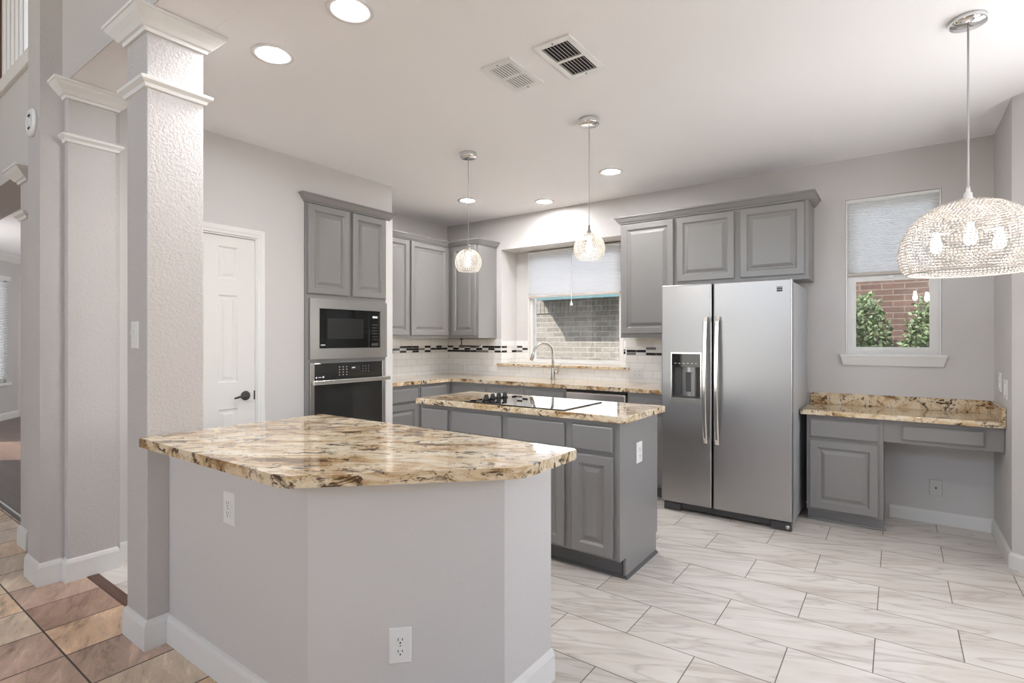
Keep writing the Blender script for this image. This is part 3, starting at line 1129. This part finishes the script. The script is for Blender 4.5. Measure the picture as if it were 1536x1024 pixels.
ct = thing('cooktop', 'black glass electric cooktop set into the island counter', 'cooktop', (-1.97, 2.93, .914))
part('glass_top', B().box(-2.34, -1.575, 2.69, 3.19, .9141, .920, .002), M['hob_glass'], ct)
for y in (2.83, 2.90, 2.97, 3.04):
    k = B().lathe([(.0, 0), (.022, 0), (.022, .006), (.017, .010), (.015, .028), (.012, .031), (0, .031)], (-2.262, y, .9201), (0, 0, 1), 20)
    k.box(-2.266, -2.258, y - .015, y + .015, .9505, .957, .002)
    part('knob', k, M['black'], ct, 'black control knob')

# ------------------------------------------------------------------ refrigerator
fr = thing('refrigerator', 'stainless side-by-side refrigerator with a water dispenser in its door', 'refrigerator', (-1.045, 4.45, 0))
FY = 4.09
part('body', B().box(-1.497, -.590, FY + .075, 4.86, .035, 1.735, .004), M['steel_side'], fr)
ld = part('door', B().box(-1.507, -1.123, FY, FY + .068, .068, 1.752, .010, seg=3), M['steel'], fr)
cut(ld, B().box(-1.423, -1.202, FY - .05, FY + .055, .880, 1.222))
rd = part('door', B().box(-1.111, -.585, FY, FY + .068, .068, 1.752, .010, seg=3), M['steel'], fr)
part('gasket', B().box(-1.500, -.592, FY + .066, FY + .077, .070, 1.745), M['black'], fr, 'dark door gasket')
dp = part('dispenser', B().wall_grid('x', -1.430, -1.195, .845, 1.232, FY - .004, FY + .004, [(-1.421, -1.204, .882, 1.220)]), M['handle'], fr, 'water dispenser in the freezer door')
part('button_panel', B().box(-1.4209, -1.2041, FY + .001, FY + .03, 1.120, 1.2199), M['black_glass'], dp, 'black button panel')
ib = B()
for k in range(6):
    ib.box(-1.402 + k * .031, -1.386 + k * .031, FY + .0003, FY + .0009, 1.145, 1.149)
part('button_icons', ib, M['mark'], dp)
part('recess', B().box(-1.4215, -1.2035, FY + .0500, FY + .054, .8805, 1.119), M['dkgrey'], dp)
ap = bmesh.new()
part('alcove', B().lathe([(.085, 0), (.085, .235)], (-1.300, FY + .105, .884), (0, 0, 1), 40, cap=False), M['steel'], dp)
part('paddle', B().box(-1.318, -1.280, FY + .008, FY + .016, .93, 1.08, .003), M['dkgrey'], dp, 'dark dispenser paddle')
part('drip_tray', B().box(-1.420, -1.205, FY + .001, FY + .05, .8825, .896), M['dkgrey'], dp)


def bow_handle(x, sgn):
    b = bmesh.new()
    prev = None
    N = 24
    for i in range(N + 1):
        u = i / N
        z = .555 + u * .945
        out = .020 + .042 * math.sin(PI * u) ** .6
        cur = []
        for dx, dy in ((-.014, -.012), (-.008, -.016), (.008, -.016), (.014, -.012), (.014, .002), (-.014, .002)):
            cur.append(b.verts.new((x + dx, FY - out + dy, z)))
        if prev:
            for k in range(6):
                b.faces.new((prev[k], prev[(k + 1) % 6], cur[(k + 1) % 6], cur[k]))
        else:
            b.faces.new(cur[::-1])
        prev = cur
    b.faces.new(prev)
    r = B()
    r._merge(b)
    r.box(x - .010, x + .010, FY - .022, FY - .0005, .558, .585, .002).box(x - .010, x + .010, FY - .022, FY - .0005, 1.470, 1.497, .002)
    return r


part('handle', bow_handle(-1.158, 1), M['handle'], ld, 'pale bowed metal handle')
part('handle', bow_handle(-1.074, 1), M['handle'], rd, 'pale bowed metal handle')
lg = B().box(-.681, -.645, FY - .0015, FY - .0002, 1.664, 1.676).box(-.681, -.645, FY - .0015, FY - .0002, 1.679, 1.690).box(-.681, -.645, FY - .0015, FY - .0002, 1.693, 1.698)
part('badge', lg, M['black'], rd, 'small dark square badge')
gb = B().box(-1.475, -.61, FY + .035, FY + .06, .020, .062).box(-1.49, -1.36, FY + .018, FY + .06, .0, .060, .003).box(-.72, -.592, FY + .018, FY + .06, .0, .060, .003)
part('base_grille', gb, M['dkgrey'], fr, 'dark base grille with feet')
part('roller', B().lathe([(0, 0), (.014, 0), (.014, .01), (0, .01)], (-.615, FY + .0175, .030), (0, -1, 0), 16), M['nickel'], fr)

# ------------------------------------------------------------------ backsplash
bs = struct('trim_6', B().box(AX + .012, NX0, BY - .010, BY, .914, 1.335).box(NX0, NX1, BY - .010, BY, .914, NZ0 - .020).box(NX1, -1.55, BY - .010, BY, .914, 1.345)
            .box(AX, AX + .012, 3.338, BY, .914, 1.345)
            .box(NX0, NX0 + .010, BY - .010, NY, NZ0 + .006, 1.315).box(NX0 + .010, -3.542, NY - .010, NY, NZ0 + .006, 1.315)
            .box(NX1 - .010, NX1, BY - .010, NY, NZ0 + .006, 1.315).box(-2.33, NX1 - .010, NY - .010, NY, NZ0 + .006, 1.315), M['subway'])
# mosaic band: cells of white, black and grey glass
mb = B()
z0 = 1.178
MZ = .0262


def mosaic(P0, U, N, L, seed):
    rnd = random.Random(seed)
    n = max(1, round(L / .0975))
    w = L / n
    for c in range(n):
        for r in range(3):
            on = (c + r) % 2 == 0
            if rnd.random() < .18:
                on = not on
            mi = 0
            if on:
                mi = 1 if rnd.random() < .82 else 2
            P = Vector(P0) + Vector(U) * (c * w)
            g = .0012
            O = P + Vector((0, 0, z0 + r * MZ + g))
            mb.rings(O + Vector(U) * g, U, N, w - 2 * g, MZ - 2 * g, [(0, 0), (0, .0015), (.001, .0022)], mi)


mosaic((AX + .014, BY - .0101, 0), EX, NY_, NX0 - AX - .014, 3)
mosaic((AX + .0121, 3.338, 0), EY, EX, BY - 3.352, 4)
mosaic((NX0 + .0101, BY - .008, 0), EY, EX, NY - BY - .004, 5)
mosaic((NX0 + .013, NY - .0101, 0), EX, NY_, -3.543 - NX0 - .013, 6)
mosaic((NX1, BY - .0101, 0), EX, NY_, -1.56 - NX1, 8)
mosaic((-2.328, NY - .0101, 0), EX, NY_, NX1 - .012 + 2.328, 9)
struct('mosaic_band', mb, [M['tile_white'], M['tile_black'], M['tile_grey']], bs)
struct('trim_7', B().box(NX0 + .0, NX1 - .0, BY, NY + .0, NZ0 - .019, NZ0 + .005).box(-3.755, -2.13, BY - .035, BY - .0001, NZ0 - .019, NZ0 + .005), M['granite'])

# ------------------------------------------------------------------ sink window
w1 = struct('window_1', B().wall_grid('x', -3.535, -2.337, NZ0 + .006, 2.348, NY + .012, NY + .085, [(-3.485, -2.387, NZ0 + .050, 2.300)]), M['white'])
struct('pane', B().box(-3.487, -2.385, NY + .050, NY + .054, NZ0 + .048, 2.302), M['glass'], w1)
struct('window_casing', B().wall_grid('x', -3.541, -2.331, NZ0 + .0055, 2.354, NY - .012, NY + .0119, [(-3.520, -2.352, NZ0 + .025, 2.340)]), M['white'], w1)


def cellular(label, x0, x1, z0, z1, y, pleat=.012):
    t = thing('cellular_shade', label, 'shade', ((x0 + x1) / 2, y, z0), None)
    b = bmesh.new()
    n = int((z1 - z0) / (pleat / 2))
    n += n % 2
    prev = None
    for i in range(n + 1):
        z = z0 + (z1 - z0) * i / n
        off = .003 if i % 2 else -.003
        cur = [b.verts.new((x0, y + off, z)), b.verts.new((x1, y + off, z))]
        if prev:
            b.faces.new((prev[0], prev[1], cur[1], cur[0]))
        prev = cur
    # back layer so that the shade has its honeycomb depth
    prev = None
    for i in range(n + 1):
        z = z0 + (z1 - z0) * i / n
        off = .019 if i % 2 else .025
        cur = [b.verts.new((x0, y + off, z)), b.verts.new((x1, y + off, z))]
        if prev:
            b.faces.new((prev[1], prev[0], cur[0], cur[1]))
        prev = cur
    r = B()
    r._merge(b)
    part('fabric', r, M['blind'], t)
    return t


s1 = cellular('half-drawn white cellular shade in the deep window over the sink', -3.515, -2.357, 1.838, 2.325, NY - .035)
part('head_rail', B().box(-3.517, -2.355, NY - .045, NY - .008, 2.325, 2.348, .003), M['plate'], s1)
part('bottom_rail', B().box(-3.515, -2.357, NY - .043, NY - .008, 1.815, 1.838, .004), M['rail'], s1, 'tan bottom rail')
part('pull_cord', B().tube([(-2.925, NY - .062, 2.335), (-2.925, NY - .062, 1.75)], .0045, 8).lathe([(0, 0), (.016, .004), (.017, .02), (.006, .045), (0, .046)], (-2.925, NY - .062, 1.705), (0, 0, 1), 14), M['plate'], s1)

# ------------------------------------------------------------------ desk window
w2 = struct('window_2', B().wall_grid('x', -.329, .258, 1.217, 2.418, BY + .030, BY + .105, [(-.283, .212, 1.25, 1.80), (-.283, .212, 1.83, 2.38)]), M['white'])
struct('sash', B().wall_grid('x', -.295, .224, 1.238, 1.815, BY + .022, BY + .050, [(-.262, .191, 1.272, 1.778)]), M['white'], w2)
struct('pane', B().box(-.264, .193, BY + .036, BY + .040, 1.270, 1.780), M['glass'], w2)
struct('pane', B().box(-.285, .214, BY + .075, BY + .079, 1.828, 2.382), M['glass'], w2)
struct('side_track', B().box(-.329, -.317, BY + .002, BY + .029, 1.217, 2.418).box(.246, .258, BY + .002, BY + .029, 1.217, 2.418), M['white'], w2)
struct('lock', B().box(-.06, -.02, BY + .010, BY + .022, 1.795, 1.82, .004), M['plate'], w2)
sl = B().box(-.366, .292, BY - .045, BY - .0005, 1.198, 1.218, .005)
sl.extr([(-.362, BY - .040, 1.198), (.288, BY - .040, 1.198), (.268, BY - .018, 1.132), (-.342, BY - .018, 1.132)], (0, .0175, 0))
sl.box(-.329, .258, BY - .0005, BY + .030, 1.2055, 1.2165)
struct('window_sill', sl, M['white'], w2)
s2 = cellular('half-drawn white cellular shade in the small window above the desk', -.315, .244, 1.845, 2.392, BY + .002, .011)
part('head_rail', B().box(-.317, .246, BY - .002, BY + .029, 2.392, 2.417, .003), M['plate'], s2)
part('bottom_rail', B().box(-.315, .244, BY - .001, BY + .027, 1.822, 1.845, .004), M['rail'], s2, 'grey-tan bottom rail')

# ------------------------------------------------------------------ far room window with blind
w3b = B()
for s0, s1_, za, zb in ((1.02, 1.07, .62, 2.34), (2.04, 2.09, .62, 2.34), (1.07, 2.04, .62, .67), (1.07, 2.04, 2.29, 2.34)):
    far_piece(w3b, s0, s1_, za, zb, .03, .08)
w3 = struct('window_3', w3b, M['white'])
struct('pane', far_piece(B(), 1.05, 2.06, .66, 2.30, .055, .059), M['glass'], w3)
struct('window_sill', far_piece(B(), .97, 2.15, .575, .62, -.05, .03), M['white'], w3)
vb = thing('window_blind', 'white slatted blind in the far dining room window', 'blind', (fo + fu * 1.55))
vb.location.z = .7
hb = B()
far_piece(hb, .99, 2.12, 2.30, 2.37, -.05, -.002)
part('head_rail', hb, M['white'], vb)
slb = B()
for k in range(38):
    z = .68 + k * .0425
    c = fo + fu * 1.555 + fn * .022 + Vector((0, 0, z))
    slb.obox(c, fu, (fn * .8 + Vector((0, 0, .6))).normalized(), (fn * -.6 + Vector((0, 0, .8))).normalized(), 1.04, .045, .003)
part('slats', slb, M['blind_slat'], vb)

# ------------------------------------------------------------------ sink and faucet
sk = thing('sink', 'stainless undermount sink let into the granite counter below the window', 'sink', (-2.9, 4.565, .70))
part('bowl', B().wall_grid('x', -3.235, -2.565, 4.385, 4.745, .69, .70, []) if False else
     B().box(-3.235, -2.565, 4.385, 4.745, .690, .700).box(-3.235, -3.225, 4.385, 4.745, .70, .8765).box(-2.575, -2.565, 4.385, 4.745, .70, .8765)
     .box(-3.225, -2.575, 4.385, 4.395, .70, .8765).box(-3.225, -2.575, 4.735, 4.745, .70, .8765), M['nickel'], sk)
part('drain', B().lathe([(0, 0), (.045, 0), (.045, .003), (.03, .004), (0, .002)], (-2.9, 4.58, .7001), (0, 0, 1), 24), M['chrome'], sk)
fa = thing('faucet', 'brushed nickel gooseneck kitchen faucet behind the sink', 'faucet', (-2.94, 4.80, .914))
fbx, fby = -2.94, 4.80
part('base', B().lathe([(0, 0), (.028, 0), (.028, .010), (.023, .014), (.021, .11), (.017, .12), (0, .12)], (fbx, fby, .9142), (0, 0, 1), 24), M['nickel'], fa)
dirv = Vector((-.13, -.175, 0)).normalized()
pts = [Vector((fbx, fby, 1.03)), Vector((fbx, fby, 1.10)), Vector((fbx, fby, 1.17))]
R_ = .105
for k in range(1, 15):
    a = PI * k / 14 * .92
    pts.append(Vector((fbx, fby, 1.185)) + dirv * (R_ - R_ * math.cos(a)) + Vector((0, 0, R_ * math.sin(a))))
last = pts[-1]
dl = (pts[-1] - pts[-2]).normalized()
pts.append(last + dl * .02)
part('spout', B().tube(pts, .0135, 14), M['nickel'], fa)
part('spray_head', B().tube([pts[-1], pts[-1] + dl * .03, pts[-1] + dl * .085], [.0145, .018, .0185], 14), M['nickel'], fa)
part('lever', B().tube([(fbx + .01, fby, .985), (fbx + .065, fby - .01, .985)], .014, 12).tube([(fbx + .060, fby - .01, .990), (fbx + .085, fby - .015, 1.03), (fbx + .105, fby - .018, 1.085)], [.010, .007, .006], 10), M['nickel'], fa)

# paper towel holder under the corner cabinet
ph = thing('towel_holder', 'dark metal paper towel holder under the pale-ended corner cabinet', 'holder', (-4.0, 4.72, 1.345))
part('bracket', B().tube([(-4.13, 4.70, 1.3445), (-4.13, 4.70, 1.255)], .006, 8).lathe([(0, 0), (.022, .002), (.022, .012), (0, .014)], (-4.13, 4.70, 1.330), (0, 0, 1), 16), M['bronze'], ph)
part('bar', B().tube([(-4.16, 4.70, 1.255), (-3.86, 4.70, 1.250)], [.011, .009], 10), M['bronze'], ph)
part('end_knob', B().lathe([(0, 0), (.014, .004), (.018, .02), (.012, .04), (0, .044)], (-3.86, 4.70, 1.250), (1, 0, 0), 16), M['chrome'], ph, 'shiny end knob')


# ------------------------------------------------------------------ outlets and switches
def plate_obj(name, label, cat, c, U, N, w=.075, h=.120, style='duplex', group='wall plates'):
    c, U, N = Vector(c), Vector(U), Vector(N)
    V = Vector((0, 0, 1))
    t = thing(name, label, cat, c, group)
    O = c - U * w / 2 - V * h / 2
    part('cover_plate', B().rings(O, U, N, w, h, [(0, .0002), (0, .003), (.004, .006)]), M['wall'] if style == 'jack' else M['plate'], t)

    def sub(nm, cu, cv, ww, hh, d0, d1, mat, lab=None):
        p = c + U * (cu - ww / 2) + V * (cv - hh / 2)
        return part(nm, B().rings(p, U, N, ww, hh, [(0, d0), (0, d1), (min(ww, hh) * .12, d1 + .0005)]), mat, t, lab)
    if style == 'duplex':
        for k in (-1, 1):
            r = sub('receptacle', 0, k * .0195, .034, .029, .0061, .008, M['plate'])
            p = c + V * (k * .0195) + N * .0087
            part('slot', B().obox(p - U * .007 + V * .003, U, V, N, .0025, .010, .0004), M['slot'], r, 'dark slot')
            part('slot', B().obox(p + U * .007 + V * .003, U, V, N, .0025, .008, .0004), M['slot'], r, 'dark slot')
            part('ground_hole', B().lathe([(0, 0), (.003, 0), (.003, .0004), (0, .0004)], p - V * .008, N, 10), M['slot'], r, 'dark ground hole')
        part('screw', B().lathe([(0, 0), (.003, 0), (.003, .001), (0, .001)], c + N * .0061, N, 10), M['nickel'], t)
    elif style == 'double':
        for k in (-1, 1):
            r = sub('receptacle', k * .023, 0, .033, .066, .0061, .008, M['plate'])
            for q in (-1, 1):
                p = c + U * (k * .023) + V * (q * .018) + N * .0087
                for e in (-1, 1):
                    part('slot', B().obox(p + U * (.006 * e), U, V, N, .0022, .009, .0004), M['slot'], r, 'dark slot')
    elif style == 'rocker':
        sub('rocker', 0, 0, .033, .066, .0061, .0095, M['plate'])
        part('screw', B().lathe([(0, 0), (.003, 0), (.003, .001), (0, .001)], c + V * .048 + N * .0061, N, 10), M['nickel'], t)
    elif style == 'dimmer':
        sub('rocker', 0, 0, .033, .066, .0061, .008, M['plate'])
        sub('slider', 0, .012, .012, .014, .0085, .017, M['plate'])
    elif style == 'jack':
        part('jack', B().lathe([(0, 0), (.006, 0), (.006, .006), (.003, .008), (0, .008)], c + N * .0061, N, 12), M['slot'], t, 'dark coaxial jack')
    return t


plate_obj('outlet', 'white duplex outlet high on the peninsula face under the counter corner', 'outlet', (-2.073, 1.02, .684), EX, NY_, .080, .125)
nd = Vector((1, -1, 0)).normalized()
ud = Vector((1, 1, 0)).normalized()
# angled face outlet
pc = Vector((-1.5625, 1.02, 0)) + ud * .297 + Vector((0, 0, .305))
plate_obj('outlet', 'white duplex outlet low on the angled face of the peninsula', 'outlet', pc, ud, nd, .075, .120)
plate_obj('light_switch', 'white dimmer switch on the column at the end of the peninsula', 'switch', (-2.735, HF, 1.350), EX, NY_, .075, .120, 'dimmer')
plate_obj('outlet', 'white duplex outlet on the end panel of the kitchen island', 'outlet', (-1.2235, 2.957, .672), EY, EX, .080, .120)
plate_obj('outlet', 'white double outlet on the subway tile beside the refrigerator', 'outlet', (-2.048, BY - .010, 1.005), EX, NY_, .115, .115, 'double')
plate_obj('outlet', 'white outlet on the subway tile in the corner below the pale-ended cabinet', 'outlet', (-4.285, BY - .010, .990), EX, NY_, .075, .115)
plate_obj('wall_plate', 'wall-coloured coaxial plate in the knee space under the desk', 'wall plate', (.226, BY, .258), EX, NY_, .075, .118, 'jack')
plate_obj('light_switch', 'white rocker switch on the desk side wall, the one nearer the window corner', 'switch', (RX, 4.63, 1.055), NY_, (-1, 0, 0), .075, .120, 'rocker')
plate_obj('light_switch', 'white rocker switch on the desk side wall, the one nearer the room', 'switch', (RX, 4.42, 1.025), NY_, (-1, 0, 0), .115, .120, 'rocker')

# detector on the tall post
dt_ = thing('smoke_detector', 'round white detector mounted high on the tall wall post', 'detector', (-3.873, .835, 2.527))
part('housing', B().lathe([(.0, .0), (.078, .0), (.077, .010), (.066, .018), (.046, .020), (.044, .016), (.022, .016), (.020, .021), (0, .022)], (-3.873, .8345, 2.527), (0, -1, 0), 32), M['plate'], dt_)
part('sounder_slots', B().obox((-3.873, .8165, 2.527 + .034), (1, 0, 0), (0, 0, 1), (0, 1, 0), .03, .008, .006).obox((-3.873, .8165, 2.527 - .034), (1, 0, 0), (0, 0, 1), (0, 1, 0), .03, .008, .006), M['slot'], dt_, 'dark slots')


# ------------------------------------------------------------------ ceiling fittings
def downlight(label, x, y, first=[None]):
    if first[0] is None:
        t = thing('recessed_light', label, 'light', (x, y, CH), 'recessed ceiling lights')
        part('trim_ring', B().lathe([(.067, -.001), (.099, -.001), (.101, -.004), (.096, -.008), (.070, -.006), (.067, -.001)], (x, y, CH), (0, 0, 1), 40, cap=False), M['plate'], t)
        part('lens', B().lathe([(0, -.0025), (.0665, -.0025), (.0665, -.001), (0, -.001)], (x, y, CH), (0, 0, 1), 40), M['can'], t, 'glowing lens')
        first[0] = t
        return t
    return dup(first[0], (x, y, CH), label)


downlight('glowing recessed light nearest the column, closest to the pantry wall', -2.50, 1.44)
downlight('glowing recessed light in the pair by the column, the one farther from the pantry wall', -1.895, 1.44)
downlight('glowing recessed light in front of the tall cabinet beside the refrigerator', -1.95, 4.11)
downlight('glowing recessed light above the sink window', -2.92, 4.60)
downlight('glowing recessed light toward the corner, behind the cord of a pendant', -3.53, 4.11)


def vent(label, x0, x1, y0, y1, tilt, dark):
    t = thing('ceiling_vent', label, 'vent', ((x0 + x1) / 2, (y0 + y1) / 2, CH), 'ceiling vents')
    ym = (y0 + y1) / 2
    bx0, bx1 = x0 + .028, x1 - .028
    banks = [(y0 + .035, ym - .010), (ym + .010, y1 - .035)]
    f = B()
    for r in ((x0, bx0, y0, y1), (bx1, x1, y0, y1), (bx0, bx1, y0, banks[0][0]), (bx0, bx1, banks[0][1], banks[1][0]), (bx0, bx1, banks[1][1], y1)):
        f.box(r[0], r[1], r[2], r[3], CH - .010, CH - .0005)
    part('frame', f, M['plate'], t)
    part('throat', B().box(bx0, bx1, banks[0][0], banks[1][1], CH - .0030, CH - .0008), M['slot'], t, 'dark throat')
    for a, c in banks:
        lb_ = B()
        n = 8
        for k in range(n):
            x = bx0 + (bx1 - bx0) * (k + .5) / n
            lb_.obox((x, (a + c) / 2, CH - .0095), (math.cos(tilt), 0, math.sin(tilt)), (0, 1, 0), (-math.sin(tilt), 0, math.cos(tilt)), (bx1 - bx0) / n * (.72 if dark else .74), c - a, .0012)
        part('louvers', lb_, M['plate'], t)
    for y in (y0 + .018, y1 - .018):
        part('screw', B().lathe([(0, 0), (.004, 0), (.004, .002), (0, .002)], ((x0 + x1) / 2, y, CH - .0101), (0, 0, -1), 10), M['slot'], t)
    return t


vent('white ceiling vent with open dark louvers, the larger of the two side by side', -1.425, -1.225, 2.140, 2.515, -.95, True)
vent('white ceiling vent with nearly closed pale louvers, the smaller of the two', -1.750, -1.565, 2.145, 2.460, -.10, False)


# ------------------------------------------------------------------ pendants
def bead_mesh(b, c, d, r, l):
    """small faceted bead at c stretched along d"""
    d = d.normalized()
    ref = Vector((0, 0, 1)) if abs(d.z) < .9 else Vector((1, 0, 0))
    u = d.cross(ref).normalized()
    v = u.cross(d)
    a = [c + d * l, c - d * l]
    ring = [c + (u * math.cos(k * PI / 2) + v * math.sin(k * PI / 2)) * r for k in range(4)]
    vs = [b.verts.new(p) for p in a + ring]
    for k in range(4):
        f1 = b.faces.new((vs[0], vs[2 + k], vs[2 + (k + 1) % 4]))
        f2 = b.faces.new((vs[1], vs[2 + (k + 1) % 4], vs[2 + k]))
        f1.smooth = f2.smooth = True


def profile_at(prof, s):
    """prof: list of (r,z); s in 0..1 along arc length"""
    L = [0]
    for (r0, z0_), (r1, z1_) in zip(prof, prof[1:]):
        L.append(L[-1] + math.hypot(r1 - r0, z1_ - z0_))
    q = s * L[-1]
    for i in range(len(prof) - 1):
        if q <= L[i + 1] + 1e-9:
            k = (q - L[i]) / max(1e-9, L[i + 1] - L[i])
            return (prof[i][0] + (prof[i + 1][0] - prof[i][0]) * k, prof[i][1] + (prof[i + 1][1] - prof[i][1]) * k), L[-1]
    return prof[-1], L[-1]


def woven(prof, c, pitch, row, br, bl, slant):
    b = bmesh.new()
    _, L = profile_at(prof, 0)
    rows = int(L / row)
    for i in range(rows + 1):
        (r, z), _ = profile_at(prof, i / rows)
        (r2, z2), _ = profile_at(prof, min(1, (i + 1) / rows))
        n = max(6, int(2 * PI * r / pitch))
        for k in range(n):
            a = 2 * PI * (k + .5 * (i % 2)) / n
            p = Vector((c[0] + r * math.cos(a), c[1] + r * math.sin(a), c[2] + z))
            tan = Vector((-math.sin(a), math.cos(a), 0))
            mer = Vector(((r2 - r) * math.cos(a), (r2 - r) * math.sin(a), z2 - z))
            if mer.length > 1e-6:
                mer.normalize()
            bead_mesh(b, p, tan * math.cos(slant) + mer * math.sin(slant), br, bl)
    r_ = B()
    r_._merge(b)
    return r_


def pendant(label, x, y, zc, first=[None]):
    if first[0] is not None:
        return dup(first[0], (x, y, zc), label)
    t = thing('pendant_light', label, 'pendant lamp', (x, y, zc), 'crystal globe pendants over the island')
    part('canopy', B().lathe([(0, 0), (.064, 0), (.064, -.030), (.060, -.034), (.01, -.034), (0, -.036)], (x, y, CH - .0005), (0, 0, 1), 32), M['chrome'], t)
    part('cord', B().tube([(x, y, CH - .033), (x, y, zc + .140)], .003, 8), M['cord'], t)
    part('socket_cap', B().lathe([(0, .150), (.006, .150), (.008, .120), (.014, .112), (.016, .096), (.030, .088), (.034, .080), (0, .080)], (x, y, zc), (0, 0, 1), 20), M['nickel'], t)
    R0 = .099
    prof = []
    for k in range(25):
        a = math.radians(70 - k * (70 + 42) / 24)
        prof.append((R0 * math.cos(a), R0 * math.sin(a)))
    part('shade', woven(prof, (x, y, zc), .0135, .0112, .0044, .0060, .5), M['crystal'], t, 'beaded crystal globe')
    part('bulb', B().lathe([(0, .075), (.013, .075), (.013, .045), (.019, .022), (.022, .0), (.018, -.018), (.009, -.027), (0, -.029)], (x, y, zc), (0, 0, 1), 20), M['bulb_small'], t, 'glowing bulb')
    first[0] = t
    return t


pendant('beaded crystal globe pendant over the cooktop end of the island, nearer the ovens', -2.633, 3.075, 1.915)
pendant('beaded crystal globe pendant over the island, in front of the sink window', -1.597, 3.05, 1.910)

cx, cy, cz = .252, 3.07, 1.625
ch = thing('chandelier', 'large woven bead dome pendant hanging before the small desk window', 'pendant lamp', (cx, cy, cz))
part('canopy', B().lathe([(0, 0), (.065, 0), (.065, -.028), (.01, -.034), (0, -.036)], (cx, cy, CH - .0005), (0, 0, 1), 32), M['chrome'], ch)
part('cord', B().tube([(cx, cy, CH - .033), (cx, cy, cz + .365)], .0038, 10), M['cord'], ch)
part('socket_cap', B().lathe([(0, .375), (.008, .375), (.010, .352), (.018, .345), (.020, .325), (.032, .318), (.034, .310), (0, .310)], (cx, cy, cz), (0, 0, 1), 20), M['chrome'], ch)
cprof = [(.218, .0), (.236, .018), (.246, .045), (.250, .080), (.246, .120), (.233, .165), (.208, .215), (.170, .258), (.120, .290), (.065, .308), (.028, .313)]
part('shade', woven(cprof, (cx, cy, cz), .0152, .0134, .0054, .0082, .28), M['beads'], ch, 'woven bead dome')
rim = B().tube([(cx + .218 * math.cos(2 * PI * k / 48), cy + .218 * math.sin(2 * PI * k / 48), cz) for k in range(49)], .004, 6, cap=False)
part('rim', rim, M['beads'], ch)
fr_ = B()
for k in range(3):
    a = 2 * PI * k / 3 + .5
    e = Vector((math.cos(a), math.sin(a), 0))
    c0 = Vector((cx, cy, cz))
    fr_.tube([c0 + Vector((0, 0, .30)), c0 + Vector((0, 0, .20)), c0 + e * .06 + Vector((0, 0, .185)), c0 + e * .125 + Vector((0, 0, .19))], .005, 8)
    part('bulb', B().lathe([(0, .055), (.012, .055), (.012, .035), (.019, .012), (.023, -.010), (.019, -.028), (.009, -.038), (0, -.040)], c0 + e * .125 + Vector((0, 0, .140)), (0, 0, 1), 18), M['bulb'], ch, 'glowing bulb')
part('arm_frame', fr_, M['wire'], ch)

# ------------------------------------------------------------------ outdoors
struct('ground', B().box(-22, 12, 5.36, 20, -.5, -.3), M['grass'])
nb = thing('neighbor_house', 'pale brick house next door seen through the sink window', 'house', (-4, 8.2, -.3))
part('wall', B().box(-12, -1.2, 8.0, 8.3, -.3, 2.10), M['brick'], nb)
sc_ = B()
for k in range(70):
    x = -9.0 + k * .082
    sc_.box(x, x + .072, 7.985, 7.9995, 1.79, 1.99)
part('soldier_course', sc_, M['brick'], nb)
part('fascia', B().box(-5.12, -1.1, 7.56, 7.60, 1.99, 2.10), M['teal'], nb, 'teal eave fascia')
part('soffit', B().box(-5.12, -1.1, 7.60, 7.9995, 2.02, 2.06), M['teal'], nb, 'teal soffit')
part('roof', B().extr([(-5.12, 7.55, 2.10), (-5.12, 8.6, 2.65), (-5.12, 8.6, 2.75), (-5.12, 7.50, 2.16)], (4.1, 0, 0)), M['roof'], nb)
nb2 = thing('garden_wall', 'red brick house wall behind the shrubs outside the desk window', 'house', (1, 9.6, -.3))
part('wall', B().box(-1.15, 6, 9.5, 9.8, -.3, 3.4), M['brick_red'], nb2)


def shrub(label, x, y, z0_, w, h, n, seed):
    rnd = random.Random(seed)
    t = thing('shrub', label, 'shrub', (x, y, z0_), 'shrubs outside the desk window')
    b = bmesh.new()
    for i in range(n):
        while True:
            p = Vector((rnd.uniform(-1, 1), rnd.uniform(-1, 1), rnd.uniform(-1, 1)))
            if .35 < p.length < 1:
                break
        c = Vector((x + p.x * w, y + p.y * w * .7, z0_ + h * .55 + p.z * h * .5))
        d = Vector((rnd.uniform(-1, 1), rnd.uniform(-1, 1), rnd.uniform(-.3, 1))).normalized()
        s_ = d.cross(Vector((rnd.uniform(-1, 1), rnd.uniform(-1, 1), rnd.uniform(-1, 1)))).normalized()
        L = rnd.uniform(.05, .09)
        q = [c, c + d * L * .5 + s_ * L * .28, c + d * L, c + d * L * .5 - s_ * L * .28]
        b.faces.new([b.verts.new(v) for v in q])
    r = B()
    r._merge(b)
    part('foliage', r, M['leaf'], t)
    part('stem', B().tube([(x, y, z0_), (x + .03, y, z0_ + h * .6)], [.03, .015], 8), M['bark'], t)


shrub('leafy green shrub outside the desk window, at the side toward the refrigerator', -.38, 8.70, -.3, .36, 2.15, 4200, 1)
shrub('leafy green shrub outside the desk window, at the side behind the woven pendant', .36, 8.62, -.3, .36, 2.10, 4200, 2)
struct('added_sun_overhang', B().box(-8.6, 3.7, -6.9, -4.6, 4.85, 5.0).box(-6.0, 1.0, -6.6, -4.6, 2.6, 2.7).box(3.6, 5.6, -4.6, HF, 2.85, 2.95), M['roof'])  # unseen overhangs added to keep sun out of the rear and side openings
# roof over the kitchen so that no sun falls through
struct('roof', B().box(-5.0, 2.0, .95, 5.75, CH + .15, CH + .25), M['roof'])
